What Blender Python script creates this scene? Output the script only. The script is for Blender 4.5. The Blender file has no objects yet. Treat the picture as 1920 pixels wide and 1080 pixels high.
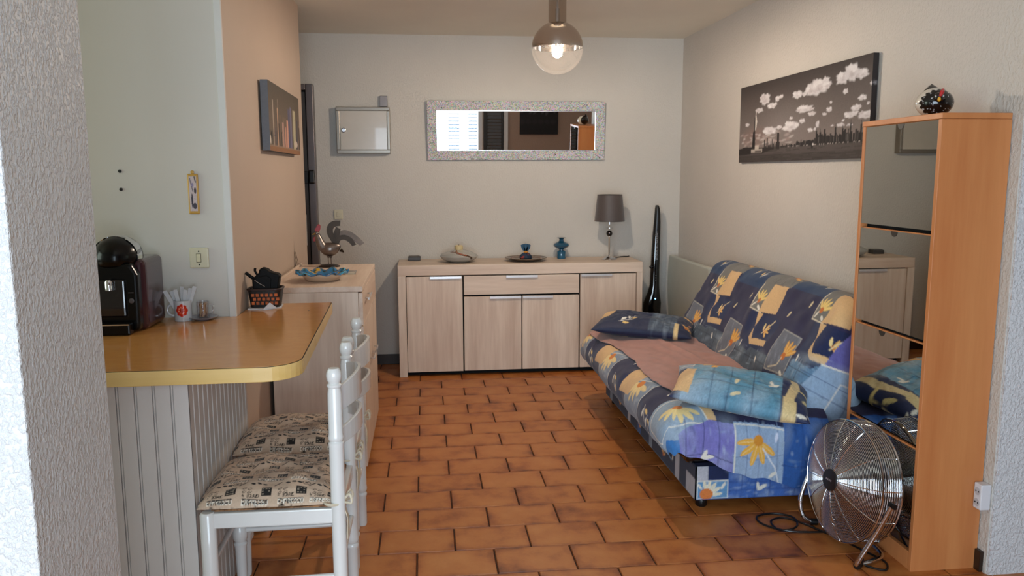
import bpy, bmesh, math, random
import numpy as np
from mathutils import Vector, Matrix

PI = math.pi
R = math.radians
random.seed(7)
SC = bpy.context.scene
COL = SC.collection

# ------------------------------------------------------------------ camera
cam_d = bpy.data.cameras.new('camera')
cam_d.sensor_width = 36.0
cam_d.lens = 28.172
cam_d.clip_start = 0.02
cam = bpy.data.objects.new('camera', cam_d)
COL.objects.link(cam)
YAW, PITCH, ROLL = 0.108022, 0.141194, -0.003519
fw = Vector((math.sin(YAW) * math.cos(PITCH), math.cos(YAW) * math.cos(PITCH), -math.sin(PITCH)))
rt = Vector((math.cos(YAW), -math.sin(YAW), 0.0))
up = rt.cross(fw)
rt2 = math.cos(ROLL) * rt + math.sin(ROLL) * up
up2 = -math.sin(ROLL) * rt + math.cos(ROLL) * up
cam.matrix_world = Matrix(((rt2.x, up2.x, -fw.x, 0.0), (rt2.y, up2.y, -fw.y, 0.0), (rt2.z, up2.z, -fw.z, 1.45), (0, 0, 0, 1)))
SC.camera = cam

# ------------------------------------------------------------------ exposure, world, daylight
SC.view_settings.view_transform = 'Standard'
SC.view_settings.look = 'None'
SC.view_settings.exposure = 0.0
SC.view_settings.gamma = 1.0
SC.view_settings.use_curve_mapping = False

world = bpy.data.worlds.new('sky')
SC.world = world
world.use_nodes = True
bg = world.node_tree.nodes['Background']
bg.inputs['Color'].default_value = (0.72, 0.86, 1.0, 1)
bg.inputs['Strength'].default_value = 1.2

BULB_W = 54.0        # radiant strength of the pendant bulb
def area(name, loc, rot, sx, sy, power, col):
    d = bpy.data.lights.new(name, 'AREA')
    d.shape = 'RECTANGLE'; d.size = sx; d.size_y = sy
    d.energy = power; d.color = col
    o = bpy.data.objects.new(name, d); COL.objects.link(o)
    o.location = loc; o.rotation_euler = rot
    return o
# daylight entering through the wide veranda window behind the camera, and the kitchen window
area('daylight', (-0.42, -1.12, 1.2), (R(90), 0, 0), 2.7, 2.0, 185.0, (0.76, 0.88, 1.0))
area('kitchen_daylight', (-3.12, 2.35, 1.55), (R(90), 0, R(-90)), 1.1, 1.2, 17.0, (0.80, 0.95, 0.76))

# ------------------------------------------------------------------ colour helpers
def lin(c):
    return c / 12.92 if c <= 0.04045 else ((c + 0.055) / 1.055) ** 2.4
def hx(s, a=True):
    s = s.lstrip('#')
    t = tuple(lin(int(s[i:i + 2], 16) / 255.0) for i in (0, 2, 4))
    return t + (1.0,) if a else t

# ------------------------------------------------------------------ materials
MATS = {}
def nodes(name):
    m = bpy.data.materials.new(name)
    m.use_nodes = True
    nt = m.node_tree
    b = nt.nodes['Principled BSDF']
    return m, nt, b
def N(nt, t, **kw):
    n = nt.nodes.new(t)
    for k, v in kw.items():
        if hasattr(n, k) and not k[0].isupper():
            setattr(n, k, v)
    return n
def L(nt, a, b):
    nt.links.new(a, b)
def ramp(nt, fac, stops):
    r = nt.nodes.new('ShaderNodeValToRGB')
    els = r.color_ramp.elements
    while len(els) < len(stops):
        els.new(0.5)
    for e, (p, c) in zip(els, stops):
        e.position = p; e.color = c
    nt.links.new(fac, r.inputs['Fac'])
    return r
def noise(nt, vec, scale, detail=3.0, rough=0.55):
    n = nt.nodes.new('ShaderNodeTexNoise')
    n.inputs['Scale'].default_value = scale
    n.inputs['Detail'].default_value = detail
    n.inputs['Roughness'].default_value = rough
    if vec is not None:
        nt.links.new(vec, n.inputs['Vector'])
    return n
def objco(nt, scale=(1, 1, 1), rot=(0, 0, 0)):
    t = nt.nodes.new('ShaderNodeTexCoord')
    m = nt.nodes.new('ShaderNodeMapping')
    m.inputs['Scale'].default_value = scale
    m.inputs['Rotation'].default_value = rot
    nt.links.new(t.outputs['Object'], m.inputs['Vector'])
    return m.outputs['Vector']
def bump(nt, b, h, strength, dist):
    bp = nt.nodes.new('ShaderNodeBump')
    bp.inputs['Strength'].default_value = strength
    bp.inputs['Distance'].default_value = dist
    nt.links.new(h, bp.inputs['Height'])
    nt.links.new(bp.outputs['Normal'], b.inputs['Normal'])
    return bp
def plain(name, col, rough=0.5, metal=0.0, var=0.06, vscale=8.0, bmp=0.0, bscale=60.0, coat=0.0, spec=0.5, sheen=0.0):
    if name in MATS: return MATS[name]
    m, nt, b = nodes(name)
    c = hx(col) if isinstance(col, str) else tuple(col) + (1.0,)
    v = objco(nt)
    n = noise(nt, v, vscale)
    lo = tuple(x * (1 - var) for x in c[:3]) + (1,)
    hi = tuple(min(1, x * (1 + var)) for x in c[:3]) + (1,)
    r = ramp(nt, n.outputs['Fac'], [(0.3, lo), (0.7, hi)])
    L(nt, r.outputs['Color'], b.inputs['Base Color'])
    b.inputs['Roughness'].default_value = rough
    b.inputs['Metallic'].default_value = metal
    b.inputs['Coat Weight'].default_value = coat
    b.inputs['Specular IOR Level'].default_value = spec
    b.inputs['Sheen Weight'].default_value = sheen
    if bmp:
        n2 = noise(nt, v, bscale, 4)
        bump(nt, b, n2.outputs['Fac'], bmp, 0.004)
    MATS[name] = m
    return m
def plaster(name, col, scale=70.0, strength=0.6, dist=0.004, stretch=0.6, rough=0.75, stains=(), wave=0.8):
    m, nt, b = nodes(name)
    v = objco(nt, (1, 1, stretch))
    big = noise(nt, v, 1.7, 3)
    c = hx(col)
    r = ramp(nt, big.outputs['Fac'], [(0.25, tuple(x * 0.95 for x in c[:3]) + (1,)), (0.75, tuple(min(1, x * 1.03) for x in c[:3]) + (1,))])
    base = r.outputs['Color']
    for (pos, rad, sc, amt) in stains:
        vv = objco(nt)
        sub = N(nt, 'ShaderNodeVectorMath', operation='DISTANCE')
        L(nt, vv, sub.inputs[0]); sub.inputs[1].default_value = pos
        nn = noise(nt, vv, 9.0)
        add = N(nt, 'ShaderNodeMath', operation='MULTIPLY_ADD')
        L(nt, nn.outputs['Fac'], add.inputs[0]); add.inputs[1].default_value = rad * 0.8; L(nt, sub.outputs['Value'], add.inputs[2])
        rr = ramp(nt, add.outputs[0], [(rad * 0.5, (amt, amt, amt, 1)), (min(0.99, rad * 1.6), (0, 0, 0, 1))])
        mx = N(nt, 'ShaderNodeMix', data_type='RGBA')
        L(nt, rr.outputs['Color'], mx.inputs[0]); L(nt, base, mx.inputs[6]); mx.inputs[7].default_value = hx(sc)
        base = mx.outputs[2]
    L(nt, base, b.inputs['Base Color'])
    b.inputs['Roughness'].default_value = rough
    n1 = noise(nt, v, scale, 3, 0.5)
    n2 = noise(nt, v, scale * 0.28, 2, 0.5)
    r1 = ramp(nt, n1.outputs['Fac'], [(0.42, (0, 0, 0, 1)), (0.62, (1, 1, 1, 1))])
    mixh = N(nt, 'ShaderNodeMath', operation='MULTIPLY_ADD')
    L(nt, n2.outputs['Fac'], mixh.inputs[0]); mixh.inputs[1].default_value = wave; L(nt, r1.outputs['Color'], mixh.inputs[2])
    bump(nt, b, mixh.outputs[0], strength, dist)
    MATS[name] = m
    return m
def wood(name, dark, light, axis='z', scale=6.0, rough=0.45, stretch=14.0, contrast=(0.32, 0.68), coat=0.0, fine=0.35):
    m, nt, b = nodes(name)
    s = [stretch, stretch, stretch]
    s['xyz'.index(axis)] = 1.0
    v = objco(nt, tuple(x * scale / 10.0 for x in s))
    w = noise(nt, v, 1.3, 5, 0.6)
    w2 = noise(nt, v, 9.0, 3, 0.6)
    a = N(nt, 'ShaderNodeMath', operation='MULTIPLY_ADD')
    L(nt, w2.outputs['Fac'], a.inputs[0]); a.inputs[1].default_value = fine
    sh = N(nt, 'ShaderNodeMath', operation='SUBTRACT'); L(nt, w.outputs['Fac'], sh.inputs[0]); sh.inputs[1].default_value = fine * 0.5
    L(nt, sh.outputs[0], a.inputs[2])
    r = ramp(nt, a.outputs[0], [(contrast[0], hx(dark)), (contrast[1], hx(light))])
    L(nt, r.outputs['Color'], b.inputs['Base Color'])
    b.inputs['Roughness'].default_value = rough
    b.inputs['Coat Weight'].default_value = coat
    bump(nt, b, a.outputs[0], 0.08, 0.002)
    MATS[name] = m
    return m
def painted(name, rough=0.8, bmp=0.25, bscale=260.0, sheen=0.0, coat=0.0, denim=0.0, spec=0.4):
    """colour printed on the piece (stored per vertex) with a fine weave"""
    m, nt, b = nodes(name)
    at = N(nt, 'ShaderNodeVertexColor', layer_name='print')
    v = objco(nt)
    out = at.outputs['Color']
    if denim:
        d1 = noise(nt, objco(nt, (1, 1, 0.35)), 70.0, 5, 0.75)
        r = ramp(nt, d1.outputs['Fac'], [(0.3, (1 - denim,) * 3 + (1,)), (0.72, (1 + denim,) * 3 + (1,))])
        mx = N(nt, 'ShaderNodeMix', data_type='RGBA', blend_type='MULTIPLY')
        sp = N(nt, 'ShaderNodeSeparateColor'); L(nt, at.outputs['Color'], sp.inputs[0])
        df = N(nt, 'ShaderNodeMath', operation='SUBTRACT'); L(nt, sp.outputs[2], df.inputs[0]); L(nt, sp.outputs[0], df.inputs[1])
        sc2 = N(nt, 'ShaderNodeMath', operation='MULTIPLY', use_clamp=True); L(nt, df.outputs[0], sc2.inputs[0]); sc2.inputs[1].default_value = 25.0
        L(nt, sc2.outputs[0], mx.inputs[0])
        L(nt, out, mx.inputs[6]); L(nt, r.outputs['Color'], mx.inputs[7])
        out = mx.outputs[2]
    L(nt, out, b.inputs['Base Color'])
    b.inputs['Roughness'].default_value = rough
    b.inputs['Sheen Weight'].default_value = sheen
    b.inputs['Coat Weight'].default_value = coat
    b.inputs['Specular IOR Level'].default_value = spec
    if bmp:
        n = noise(nt, v, bscale, 2)
        bump(nt, b, n.outputs['Fac'], bmp, 0.002)
    MATS[name] = m
    return m
def thin_glass(name, tint=(1, 1, 1), refl=0.12, rough=0.02, frost=0.0):
    m = bpy.data.materials.new(name); m.use_nodes = True
    nt = m.node_tree
    for n in list(nt.nodes):
        if n.type != 'OUTPUT_MATERIAL': nt.nodes.remove(n)
    out = [n for n in nt.nodes if n.type == 'OUTPUT_MATERIAL'][0]
    tr = N(nt, 'ShaderNodeBsdfTransparent'); tr.inputs['Color'].default_value = tint + (1,)
    gl = N(nt, 'ShaderNodeBsdfGlossy'); gl.inputs['Roughness'].default_value = rough
    lw = N(nt, 'ShaderNodeLayerWeight'); lw.inputs['Blend'].default_value = 0.25
    mu = N(nt, 'ShaderNodeMath', operation='MULTIPLY_ADD'); L(nt, lw.outputs['Facing'], mu.inputs[0]); mu.inputs[1].default_value = refl * 2.0; mu.inputs[2].default_value = refl * 0.3
    if frost:
        tl = N(nt, 'ShaderNodeBsdfTranslucent'); tl.inputs['Color'].default_value = (0.95, 0.9, 0.85, 1)
        m0 = N(nt, 'ShaderNodeMixShader'); m0.inputs[0].default_value = frost
        L(nt, tr.outputs[0], m0.inputs[1]); L(nt, tl.outputs[0], m0.inputs[2]); tr = m0
    mx = N(nt, 'ShaderNodeMixShader')
    L(nt, mu.outputs[0], mx.inputs[0]); L(nt, tr.outputs[0], mx.inputs[1]); L(nt, gl.outputs[0], mx.inputs[2])
    L(nt, mx.outputs[0], out.inputs['Surface'])
    MATS[name] = m
    return m
def emit(name, col, strength):
    m, nt, b = nodes(name)
    b.inputs['Base Color'].default_value = (0, 0, 0, 1)
    b.inputs['Emission Color'].default_value = col + (1,)
    b.inputs['Emission Strength'].default_value = strength
    MATS[name] = m
    return m

# ------------------------------------------------------------------ mesh builder
class MB:
    def __init__(s):
        s.v = []; s.f = []; s.sm = []
    def add(s, vs, fs, smooth=True):
        o = len(s.v)
        s.v += [tuple(v) for v in vs]
        s.f += [tuple(i + o for i in f) for f in fs]
        s.sm += [smooth] * len(fs)
        return s
    def box(s, x0, x1, y0, y1, z0, z1, M=None):
        vs = [(x, y, z) for z in (z0, z1) for y in (y0, y1) for x in (x0, x1)]
        if M is not None: vs = [tuple(M @ Vector(v)) for v in vs]
        return s.add(vs, [(0, 2, 3, 1), (4, 5, 7, 6), (0, 1, 5, 4), (2, 6, 7, 3), (0, 4, 6, 2), (1, 3, 7, 5)], False)
    def lathe(s, prof, c=(0, 0, 0), n=24, M=None, smooth=True, cap=True):
        """prof: list of (r, z)"""
        vs = []; fs = []
        for r, z in prof:
            for k in range(n):
                a = 2 * PI * k / n
                vs.append((r * math.cos(a), r * math.sin(a), z))
        m = len(prof)
        for i in range(m - 1):
            for k in range(n):
                k2 = (k + 1) % n
                fs.append((i * n + k, i * n + k2, (i + 1) * n + k2, (i + 1) * n + k))
        if cap:
            fs.append(tuple(range(n - 1, -1, -1)))
            fs.append(tuple((m - 1) * n + k for k in range(n)))
        T = Matrix.Translation(c) @ (M if M is not None else Matrix.Identity(4))
        vs = [tuple(T @ Vector(v)) for v in vs]
        return s.add(vs, fs, smooth)
    def tube(s, pts, r, n=8, closed=False, cap=True, rs=None):
        P = [Vector(p) for p in pts]
        m = len(P)
        vs = []; fs = []
        prev = None
        for i in range(m):
            if closed: t = P[(i + 1) % m] - P[i - 1]
            elif i == 0: t = P[1] - P[0]
            elif i == m - 1: t = P[-1] - P[-2]
            else: t = P[i + 1] - P[i - 1]
            t.normalize()
            if prev is None:
                u = t.orthogonal().normalized()
            else:
                u = (prev - t * prev.dot(t))
                if u.length < 1e-6: u = t.orthogonal()
                u.normalize()
            prev = u
            w = t.cross(u)
            rr = rs[i] if rs else r
            for k in range(n):
                a = 2 * PI * k / n
                vs.append(tuple(P[i] + (u * math.cos(a) + w * math.sin(a)) * rr))
        for i in range(m if closed else m - 1):
            j = (i + 1) % m
            for k in range(n):
                k2 = (k + 1) % n
                fs.append((i * n + k, i * n + k2, j * n + k2, j * n + k))
        if cap and not closed:
            fs.append(tuple(range(n - 1, -1, -1))); fs.append(tuple((m - 1) * n + k for k in range(n)))
        return s.add(vs, fs, True)
    def ellipsoid(s, c, r, n=20, m=12, M=None, fn=None):
        vs = []; fs = []
        for i in range(m + 1):
            th = PI * i / m
            for k in range(n):
                a = 2 * PI * k / n
                p = Vector((r[0] * math.sin(th) * math.cos(a), r[1] * math.sin(th) * math.sin(a), r[2] * math.cos(th)))
                if fn: p = Vector(fn(p))
                if M is not None: p = M @ p
                vs.append((p.x + c[0], p.y + c[1], p.z + c[2]))
        for i in range(m):
            for k in range(n):
                k2 = (k + 1) % n
                fs.append((i * n + k, (i + 1) * n + k, (i + 1) * n + k2, i * n + k2))
        return s.add(vs, fs, True)
    def prism(s, poly, z0, z1, M=None, smooth=False):
        """poly in xy (counter clockwise), extruded in z"""
        n = len(poly)
        vs = [(x, y, z0) for x, y in poly] + [(x, y, z1) for x, y in poly]
        fs = [tuple(range(n - 1, -1, -1)), tuple(range(n, 2 * n))]
        fs += [(i, (i + 1) % n, n + (i + 1) % n, n + i) for i in range(n)]
        if M is not None: vs = [tuple(M @ Vector(v)) for v in vs]
        return s.add(vs, fs, smooth)
    def strip(s, left, right, th, nrm):
        """curved ribbon between two polylines, given thickness along nrm"""
        n = len(left); nv = Vector(nrm) * th
        vs = [tuple(p) for p in left] + [tuple(p) for p in right]
        vs += [tuple(Vector(p) + nv) for p in left] + [tuple(Vector(p) + nv) for p in right]
        fs = []
        for i in range(n - 1):
            fs.append((i, i + 1, n + i + 1, n + i))
            fs.append((2 * n + i, 3 * n + i, 3 * n + i + 1, 2 * n + i + 1))
            fs.append((i, 2 * n + i, 2 * n + i + 1, i + 1))
            fs.append((n + i, n + i + 1, 3 * n + i + 1, 3 * n + i))
        fs.append((0, n, 3 * n, 2 * n)); fs.append((n - 1, 3 * n - 1, 4 * n - 1, 2 * n - 1))
        return s.add(vs, fs, False)
    def grid(s, P, closed_u=False):
        """P: array (nu, nv, 3)"""
        nu, nv, _ = P.shape
        idx = np.arange(nu * nv).reshape(nu, nv)
        f = np.stack([idx[:-1, :-1], idx[1:, :-1], idx[1:, 1:], idx[:-1, 1:]], -1).reshape(-1, 4)
        return s.add(P.reshape(-1, 3).tolist(), f.tolist(), True)
    def build(s, name, mat, parent=None, bevel=0.0, seg=2, colors=None, solid=0.0, origin=None, mesh_only=False, autosmooth=True, smooth_all=None):
        me = bpy.data.meshes.new(name)
        v = np.array(s.v, float)
        off = Vector((0, 0, 0))
        if origin is not None: off = Vector(origin)
        elif parent is not None: off = root_world(parent)
        v = v - np.array(off)
        me.from_pydata(v.tolist(), [], s.f)
        sm = s.sm if smooth_all is None else [smooth_all] * len(s.f)
        me.polygons.foreach_set('use_smooth', sm)
        if colors is not None:
            a = me.color_attributes.new('print', 'FLOAT_COLOR', 'POINT')
            c = np.ones((len(s.v), 4), np.float32); c[:, :3] = colors
            a.data.foreach_set('color', c.ravel())
        if mat is not None: me.materials.append(mat)
        me.update()
        if autosmooth and any(sm):
            me.set_sharp_from_angle(angle=R(40))
        if mesh_only: return me
        o = bpy.data.objects.new(name, me)
        COL.objects.link(o)
        if parent is not None: o.parent = parent
        else: o.location = off
        if bevel:
            md = o.modifiers.new('bevel', 'BEVEL'); md.width = bevel; md.segments = seg; md.limit_method = 'ANGLE'; md.angle_limit = R(35)
        if solid:
            md = o.modifiers.new('solid', 'SOLIDIFY'); md.thickness = solid; md.offset = -1.0
        return o
def root_world(o):
    p = Vector(o.location)
    while o.parent is not None:
        o = o.parent; p = p + Vector(o.location)
    return p
def tag(o, label=None, cat=None, group=None, kind=None):
    if label: o['label'] = label
    if cat: o['category'] = cat
    if group: o['group'] = group
    if kind: o['kind'] = kind
    return o
def thing(name, loc, label, cat, group=None):
    o = bpy.data.objects.new(name, None)
    o.empty_display_size = 0.05
    COL.objects.link(o); o.location = loc
    return tag(o, label, cat, group)
def boxp(name, mat, parent, x0, x1, y0, y1, z0, z1, bevel=0.002):
    return MB().box(x0, x1, y0, y1, z0, z1).build(name, mat, parent, bevel=bevel)
def copy_tree(o, parent=None):
    c = o.copy(); COL.objects.link(c)
    c.parent = parent
    for ch in list(o.children):
        copy_tree(ch, c)
    return c
def arc(c, r, a0, a1, n, plane='xz', off=0.0):
    out = []
    for i in range(n + 1):
        a = a0 + (a1 - a0) * i / n
        u, v = r * math.cos(a), r * math.sin(a)
        if plane == 'xz': out.append((c[0] + u, c[1], c[2] + v))
        elif plane == 'xy': out.append((c[0] + u, c[1] + v, c[2]))
        else: out.append((c[0], c[1] + u, c[2] + v))
    return out
def smooth_path(pts, n=8):
    """Catmull-Rom through pts"""
    P = [Vector(p) for p in pts]
    out = []
    for i in range(len(P) - 1):
        p0 = P[max(i - 1, 0)]; p1 = P[i]; p2 = P[i + 1]; p3 = P[min(i + 2, len(P) - 1)]
        for k in range(n):
            t = k / n
            out.append(0.5 * ((2 * p1) + (p2 - p0) * t + (2 * p0 - 5 * p1 + 4 * p2 - p3) * t * t + (3 * p1 - p0 - 3 * p2 + p3) * t ** 3))
    out.append(P[-1])
    return out

# ------------------------------------------------------------------ print canvas (flat print stored per vertex)
FONT = {'A': '01110100011000111111100011000110001', 'C': '01111100001000010000100001000001111', 'D': '11110100011000110001100011000111110',
        'E': '11111100001000011110100001000011111', 'G': '01111100001000010011100011000101111', 'O': '01110100011000110001100011000101110',
        'P': '11110100011000111110100001000010000', 'R': '11110100011000111110101001001010001', 'S': '01111100001000001110000010000111110',
        'X': '10001100010101000100010101000110001', 'F': '11111100001000011110100001000010000', 'I': '11111001000010000100001000010011111',
        'N': '10001110011010110011100011000110001', '4': '10010100101001011111000100001000010', ' ': '0' * 35}
class Canvas:
    def __init__(s, u0, u1, v0, v1, res, bgc):
        s.u0, s.v0, s.res = u0, v0, res
        s.w = int((u1 - u0) / res) + 1; s.h = int((v1 - v0) / res) + 1
        s.a = np.empty((s.h, s.w, 3)); s.a[:] = hx(bgc, False)
    def _win(s, x0, x1, y0, y1):
        i0 = max(0, int((x0 - s.u0) / s.res)); i1 = min(s.w, int((x1 - s.u0) / s.res) + 2)
        j0 = max(0, int((y0 - s.v0) / s.res)); j1 = min(s.h, int((y1 - s.v0) / s.res) + 2)
        if i1 <= i0 or j1 <= j0: return None
        U, Vv = np.meshgrid(s.u0 + np.arange(i0, i1) * s.res, s.v0 + np.arange(j0, j1) * s.res)
        return (slice(j0, j1), slice(i0, i1)), U, Vv
    def _put(s, win, mask, c, al):
        c = np.array(hx(c, False)) if isinstance(c, str) else np.array(c)
        m = (mask * al)[..., None]
        s.a[win] = s.a[win] * (1 - m) + c * m
    def poly(s, pts, c, al=1.0):
        p = np.array(pts, float)
        w = s._win(p[:, 0].min(), p[:, 0].max(), p[:, 1].min(), p[:, 1].max())
        if w is None: return
        win, U, Vv = w
        ins = np.zeros(U.shape, bool)
        j = len(p) - 1
        for i in range(len(p)):
            yi, yj = p[i, 1], p[j, 1]
            if yi != yj:
                cond = ((yi > Vv) != (yj > Vv)) & (U < (p[j, 0] - p[i, 0]) * (Vv - yi) / (yj - yi) + p[i, 0])
                ins ^= cond
            j = i
        s._put(win, ins.astype(float), c, al)
    def rect(s, x0, x1, y0, y1, c, al=1.0):
        s.poly([(x0, y0), (x1, y0), (x1, y1), (x0, y1)], c, al)
    def ell(s, x, y, rx, ry, c, al=1.0, rot=0.0, soft=0.0, wob=0.0):
        m = max(rx, ry) * 1.3
        w = s._win(x - m, x + m, y - m, y + m)
        if w is None: return
        win, U, Vv = w
        cu, sn = math.cos(rot), math.sin(rot)
        a = ((U - x) * cu + (Vv - y) * sn) / rx; b = (-(U - x) * sn + (Vv - y) * cu) / ry
        d = np.sqrt(a * a + b * b)
        if wob:
            th = np.arctan2(b, a); d = d * (1 + wob * np.sin(th * 5 + x * 90) + wob * 0.7 * np.sin(th * 9 + y * 70))
        mask = np.clip((1 - d) / soft, 0, 1) if soft else (d < 1).astype(float)
        s._put(win, mask, c, al)
    def line(s, p, q, wd, c, al=1.0):
        p = np.array(p, float); q = np.array(q, float)
        w = s._win(min(p[0], q[0]) - wd, max(p[0], q[0]) + wd, min(p[1], q[1]) - wd, max(p[1], q[1]) + wd)
        if w is None: return
        win, U, Vv = w
        d = q - p; l2 = max(d @ d, 1e-12)
        t = np.clip(((U - p[0]) * d[0] + (Vv - p[1]) * d[1]) / l2, 0, 1)
        dist = np.hypot(U - p[0] - t * d[0], Vv - p[1] - t * d[1])
        s._put(win, np.clip((wd / 2 - dist) / (s.res * 0.6) + 0.5, 0, 1), c, al)
    def path(s, pts, wd, c, al=1.0):
        for a, b in zip(pts[:-1], pts[1:]): s.line(a, b, wd, c, al)
    def text(s, t, x, y, h, c, rot=0.0, bold=1.0):
        px = h / 7.0
        cu, sn = math.cos(rot), math.sin(rot)
        for k, ch in enumerate(t):
            bits = FONT.get(ch, FONT[' '])
            for r_ in range(7):
                for q in range(5):
                    if bits[r_ * 5 + q] == '1':
                        lx = (k * 6 + q + 0.5) * px; ly = (6.5 - r_) * px
                        X = x + lx * cu - ly * sn; Y = y + lx * sn + ly * cu
                        hb = px * 0.5 * bold
                        pts = [(X + a * cu - b * sn, Y + a * sn + b * cu) for a, b in ((-hb, -hb), (hb, -hb), (hb, hb), (-hb, hb))]
                        s.poly(pts, c)
    def grain(s, amt, seed=1, sx=1, sy=1):
        g = np.random.default_rng(seed).normal(0, 1, (s.h // sy + 2, s.w // sx + 2))
        g = np.repeat(np.repeat(g, sy, 0), sx, 1)[:s.h, :s.w]
        s.a *= np.clip(1 + amt * g, 0.2, 2)[..., None]
    def sample(s, U, Vv):
        x = np.clip((np.asarray(U) - s.u0) / s.res, 0, s.w - 1.001); y = np.clip((np.asarray(Vv) - s.v0) / s.res, 0, s.h - 1.001)
        i = x.astype(int); j = y.astype(int); fx = (x - i)[..., None]; fy = (y - j)[..., None]
        i2 = np.minimum(i + 1, s.w - 1); j2 = np.minimum(j + 1, s.h - 1)
        a = s.a
        return (a[j, i] * (1 - fx) + a[j, i2] * fx) * (1 - fy) + (a[j2, i] * (1 - fx) + a[j2, i2] * fx) * fy
def vnoise(x, y, seed=0):
    """smooth value noise, vectorised"""
    rng = np.random.default_rng(seed); T = rng.uniform(-1, 1, (64, 64))
    xi = np.floor(x).astype(int); yi = np.floor(y).astype(int)
    fx = x - xi; fy = y - yi
    fx = fx * fx * (3 - 2 * fx); fy = fy * fy * (3 - 2 * fy)
    g = lambda a, b: T[a % 64, b % 64]
    return (g(xi, yi) * (1 - fx) + g(xi + 1, yi) * fx) * (1 - fy) + (g(xi, yi + 1) * (1 - fx) + g(xi + 1, yi + 1) * fx) * fy
# ================================================================== materials used in several places
M_wall = plaster('white_plaster', '#c8c3ba', 95, 0.35, 0.0025, 0.8)
M_wall_r = plaster('white_plaster_right', '#c6c0b8', 80, 0.5, 0.003, 0.8, stains=[((1.99, 4.86, 1.18), 0.05, '#c2a890', 0.35)])
M_rough = plaster('rough_plaster', '#b9b7b5', 140, 0.55, 0.005, 0.8, 0.5, wave=0.12)
M_kwall = plaster('kitchen_wall_paint', '#c9c3bb', 40, 0.06, 0.001, 1.0, 0.45, stains=[((-0.86, 3.19, 1.83), 0.06, '#c6ad84', 0.6), ((-0.92, 3.19, 1.62), 0.03, '#b9b0a4', 0.5)])
M_peach = plaster('peach_paint', '#bda896', 60, 0.10, 0.0015, 0.8, 0.55)
M_ceil = plaster('ceiling_paint', '#e9e2d2', 45, 0.05, 0.001, 1.0, 0.6)
M_white = plain('white_lacquer', '#d9d9d8', 0.25, var=0.02)
M_whitetrim = plain('white_trim', '#cfcdc9', 0.5, var=0.03)
M_black = plain('black_plastic', '#0c0c0d', 0.35, var=0.1)
M_gloss_black = plain('gloss_black', '#070607', 0.08, var=0.1, coat=0.6)
M_chrome = plain('chrome', '#d8d8da', 0.08, 1.0, var=0.02)
M_alu = plain('brushed_aluminium', '#c9c9cb', 0.28, 1.0, var=0.03)
M_cream = plain('cream_plastic', '#d0c9ae', 0.4, var=0.03)
M_void = plain('dark_gap', '#050505', 0.9)
M_skirt = plain('dark_tile_skirting', '#26170e', 0.35, var=0.25, vscale=20)
M_oak_z = wood('pale_oak_vertical', '#c3ab97', '#dfcdba', 'z', 5.0)
M_oak_x = wood('pale_oak_along', '#c6ae99', '#dfccb9', 'x', 5.0)
M_oak_y = wood('pale_oak_deep', '#c4a994', '#ddc9b6', 'y', 5.0)

# ================================================================== floor: slab and brick-laid terracotta tiles
m, nt, b = nodes('terracotta_tile')
tc = N(nt, 'ShaderNodeTexCoord'); sep = N(nt, 'ShaderNodeSeparateXYZ'); L(nt, tc.outputs['Object'], sep.inputs[0])
oi = N(nt, 'ShaderNodeObjectInfo')
def edged(axis, half, soft):
    ab = N(nt, 'ShaderNodeMath', operation='ABSOLUTE'); L(nt, sep.outputs[axis], ab.inputs[0])
    mr = N(nt, 'ShaderNodeMapRange'); L(nt, ab.outputs[0], mr.inputs['Value'])
    mr.inputs['From Min'].default_value = half - soft; mr.inputs['From Max'].default_value = half
    return mr.outputs[0]
ex = edged(0, 0.148, 0.035); ey = edged(1, 0.1, 0.03)
mxe = N(nt, 'ShaderNodeMath', operation='MAXIMUM'); L(nt, ex, mxe.inputs[0]); L(nt, ey, mxe.inputs[1])
off = N(nt, 'ShaderNodeMath', operation='MULTIPLY'); L(nt, oi.outputs['Random'], off.inputs[0]); off.inputs[1].default_value = 57.0
n1 = N(nt, 'ShaderNodeTexNoise', noise_dimensions='4D'); L(nt, tc.outputs['Object'], n1.inputs['Vector']); L(nt, off.outputs[0], n1.inputs['W'])
n1.inputs['Scale'].default_value = 9.0; n1.inputs['Detail'].default_value = 4
n2 = N(nt, 'ShaderNodeTexNoise', noise_dimensions='4D'); L(nt, tc.outputs['Object'], n2.inputs['Vector']); L(nt, off.outputs[0], n2.inputs['W'])
n2.inputs['Scale'].default_value = 90.0; n2.inputs['Detail'].default_value = 3
# flame factor: noise pushed darker at the edges
a1 = N(nt, 'ShaderNodeMath', operation='MULTIPLY_ADD'); L(nt, mxe.outputs[0], a1.inputs[0]); a1.inputs[1].default_value = -0.17; L(nt, n1.outputs['Fac'], a1.inputs[2])
a2 = N(nt, 'ShaderNodeMath', operation='MULTIPLY_ADD'); L(nt, n2.outputs['Fac'], a2.inputs[0]); a2.inputs[1].default_value = 0.12; L(nt, a1.outputs[0], a2.inputs[2])
a3 = N(nt, 'ShaderNodeMath', operation='MULTIPLY_ADD'); L(nt, oi.outputs['Random'], a3.inputs[0]); a3.inputs[1].default_value = 0.10; L(nt, a2.outputs[0], a3.inputs[2])
rp = ramp(nt, a3.outputs[0], [(0.28, hx('#6b3616')), (0.43, hx('#9a5525')), (0.58, hx('#b36d34')), (0.85, hx('#c07d42'))])
L(nt, rp.outputs['Color'], b.inputs['Base Color'])
b.inputs['Roughness'].default_value = 0.42
bump(nt, b, a2.outputs[0], 0.12, 0.004)
M_tile = m
M_grout = plain('dark_grout', '#3b2416', 0.9, var=0.2, vscale=30)

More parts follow.
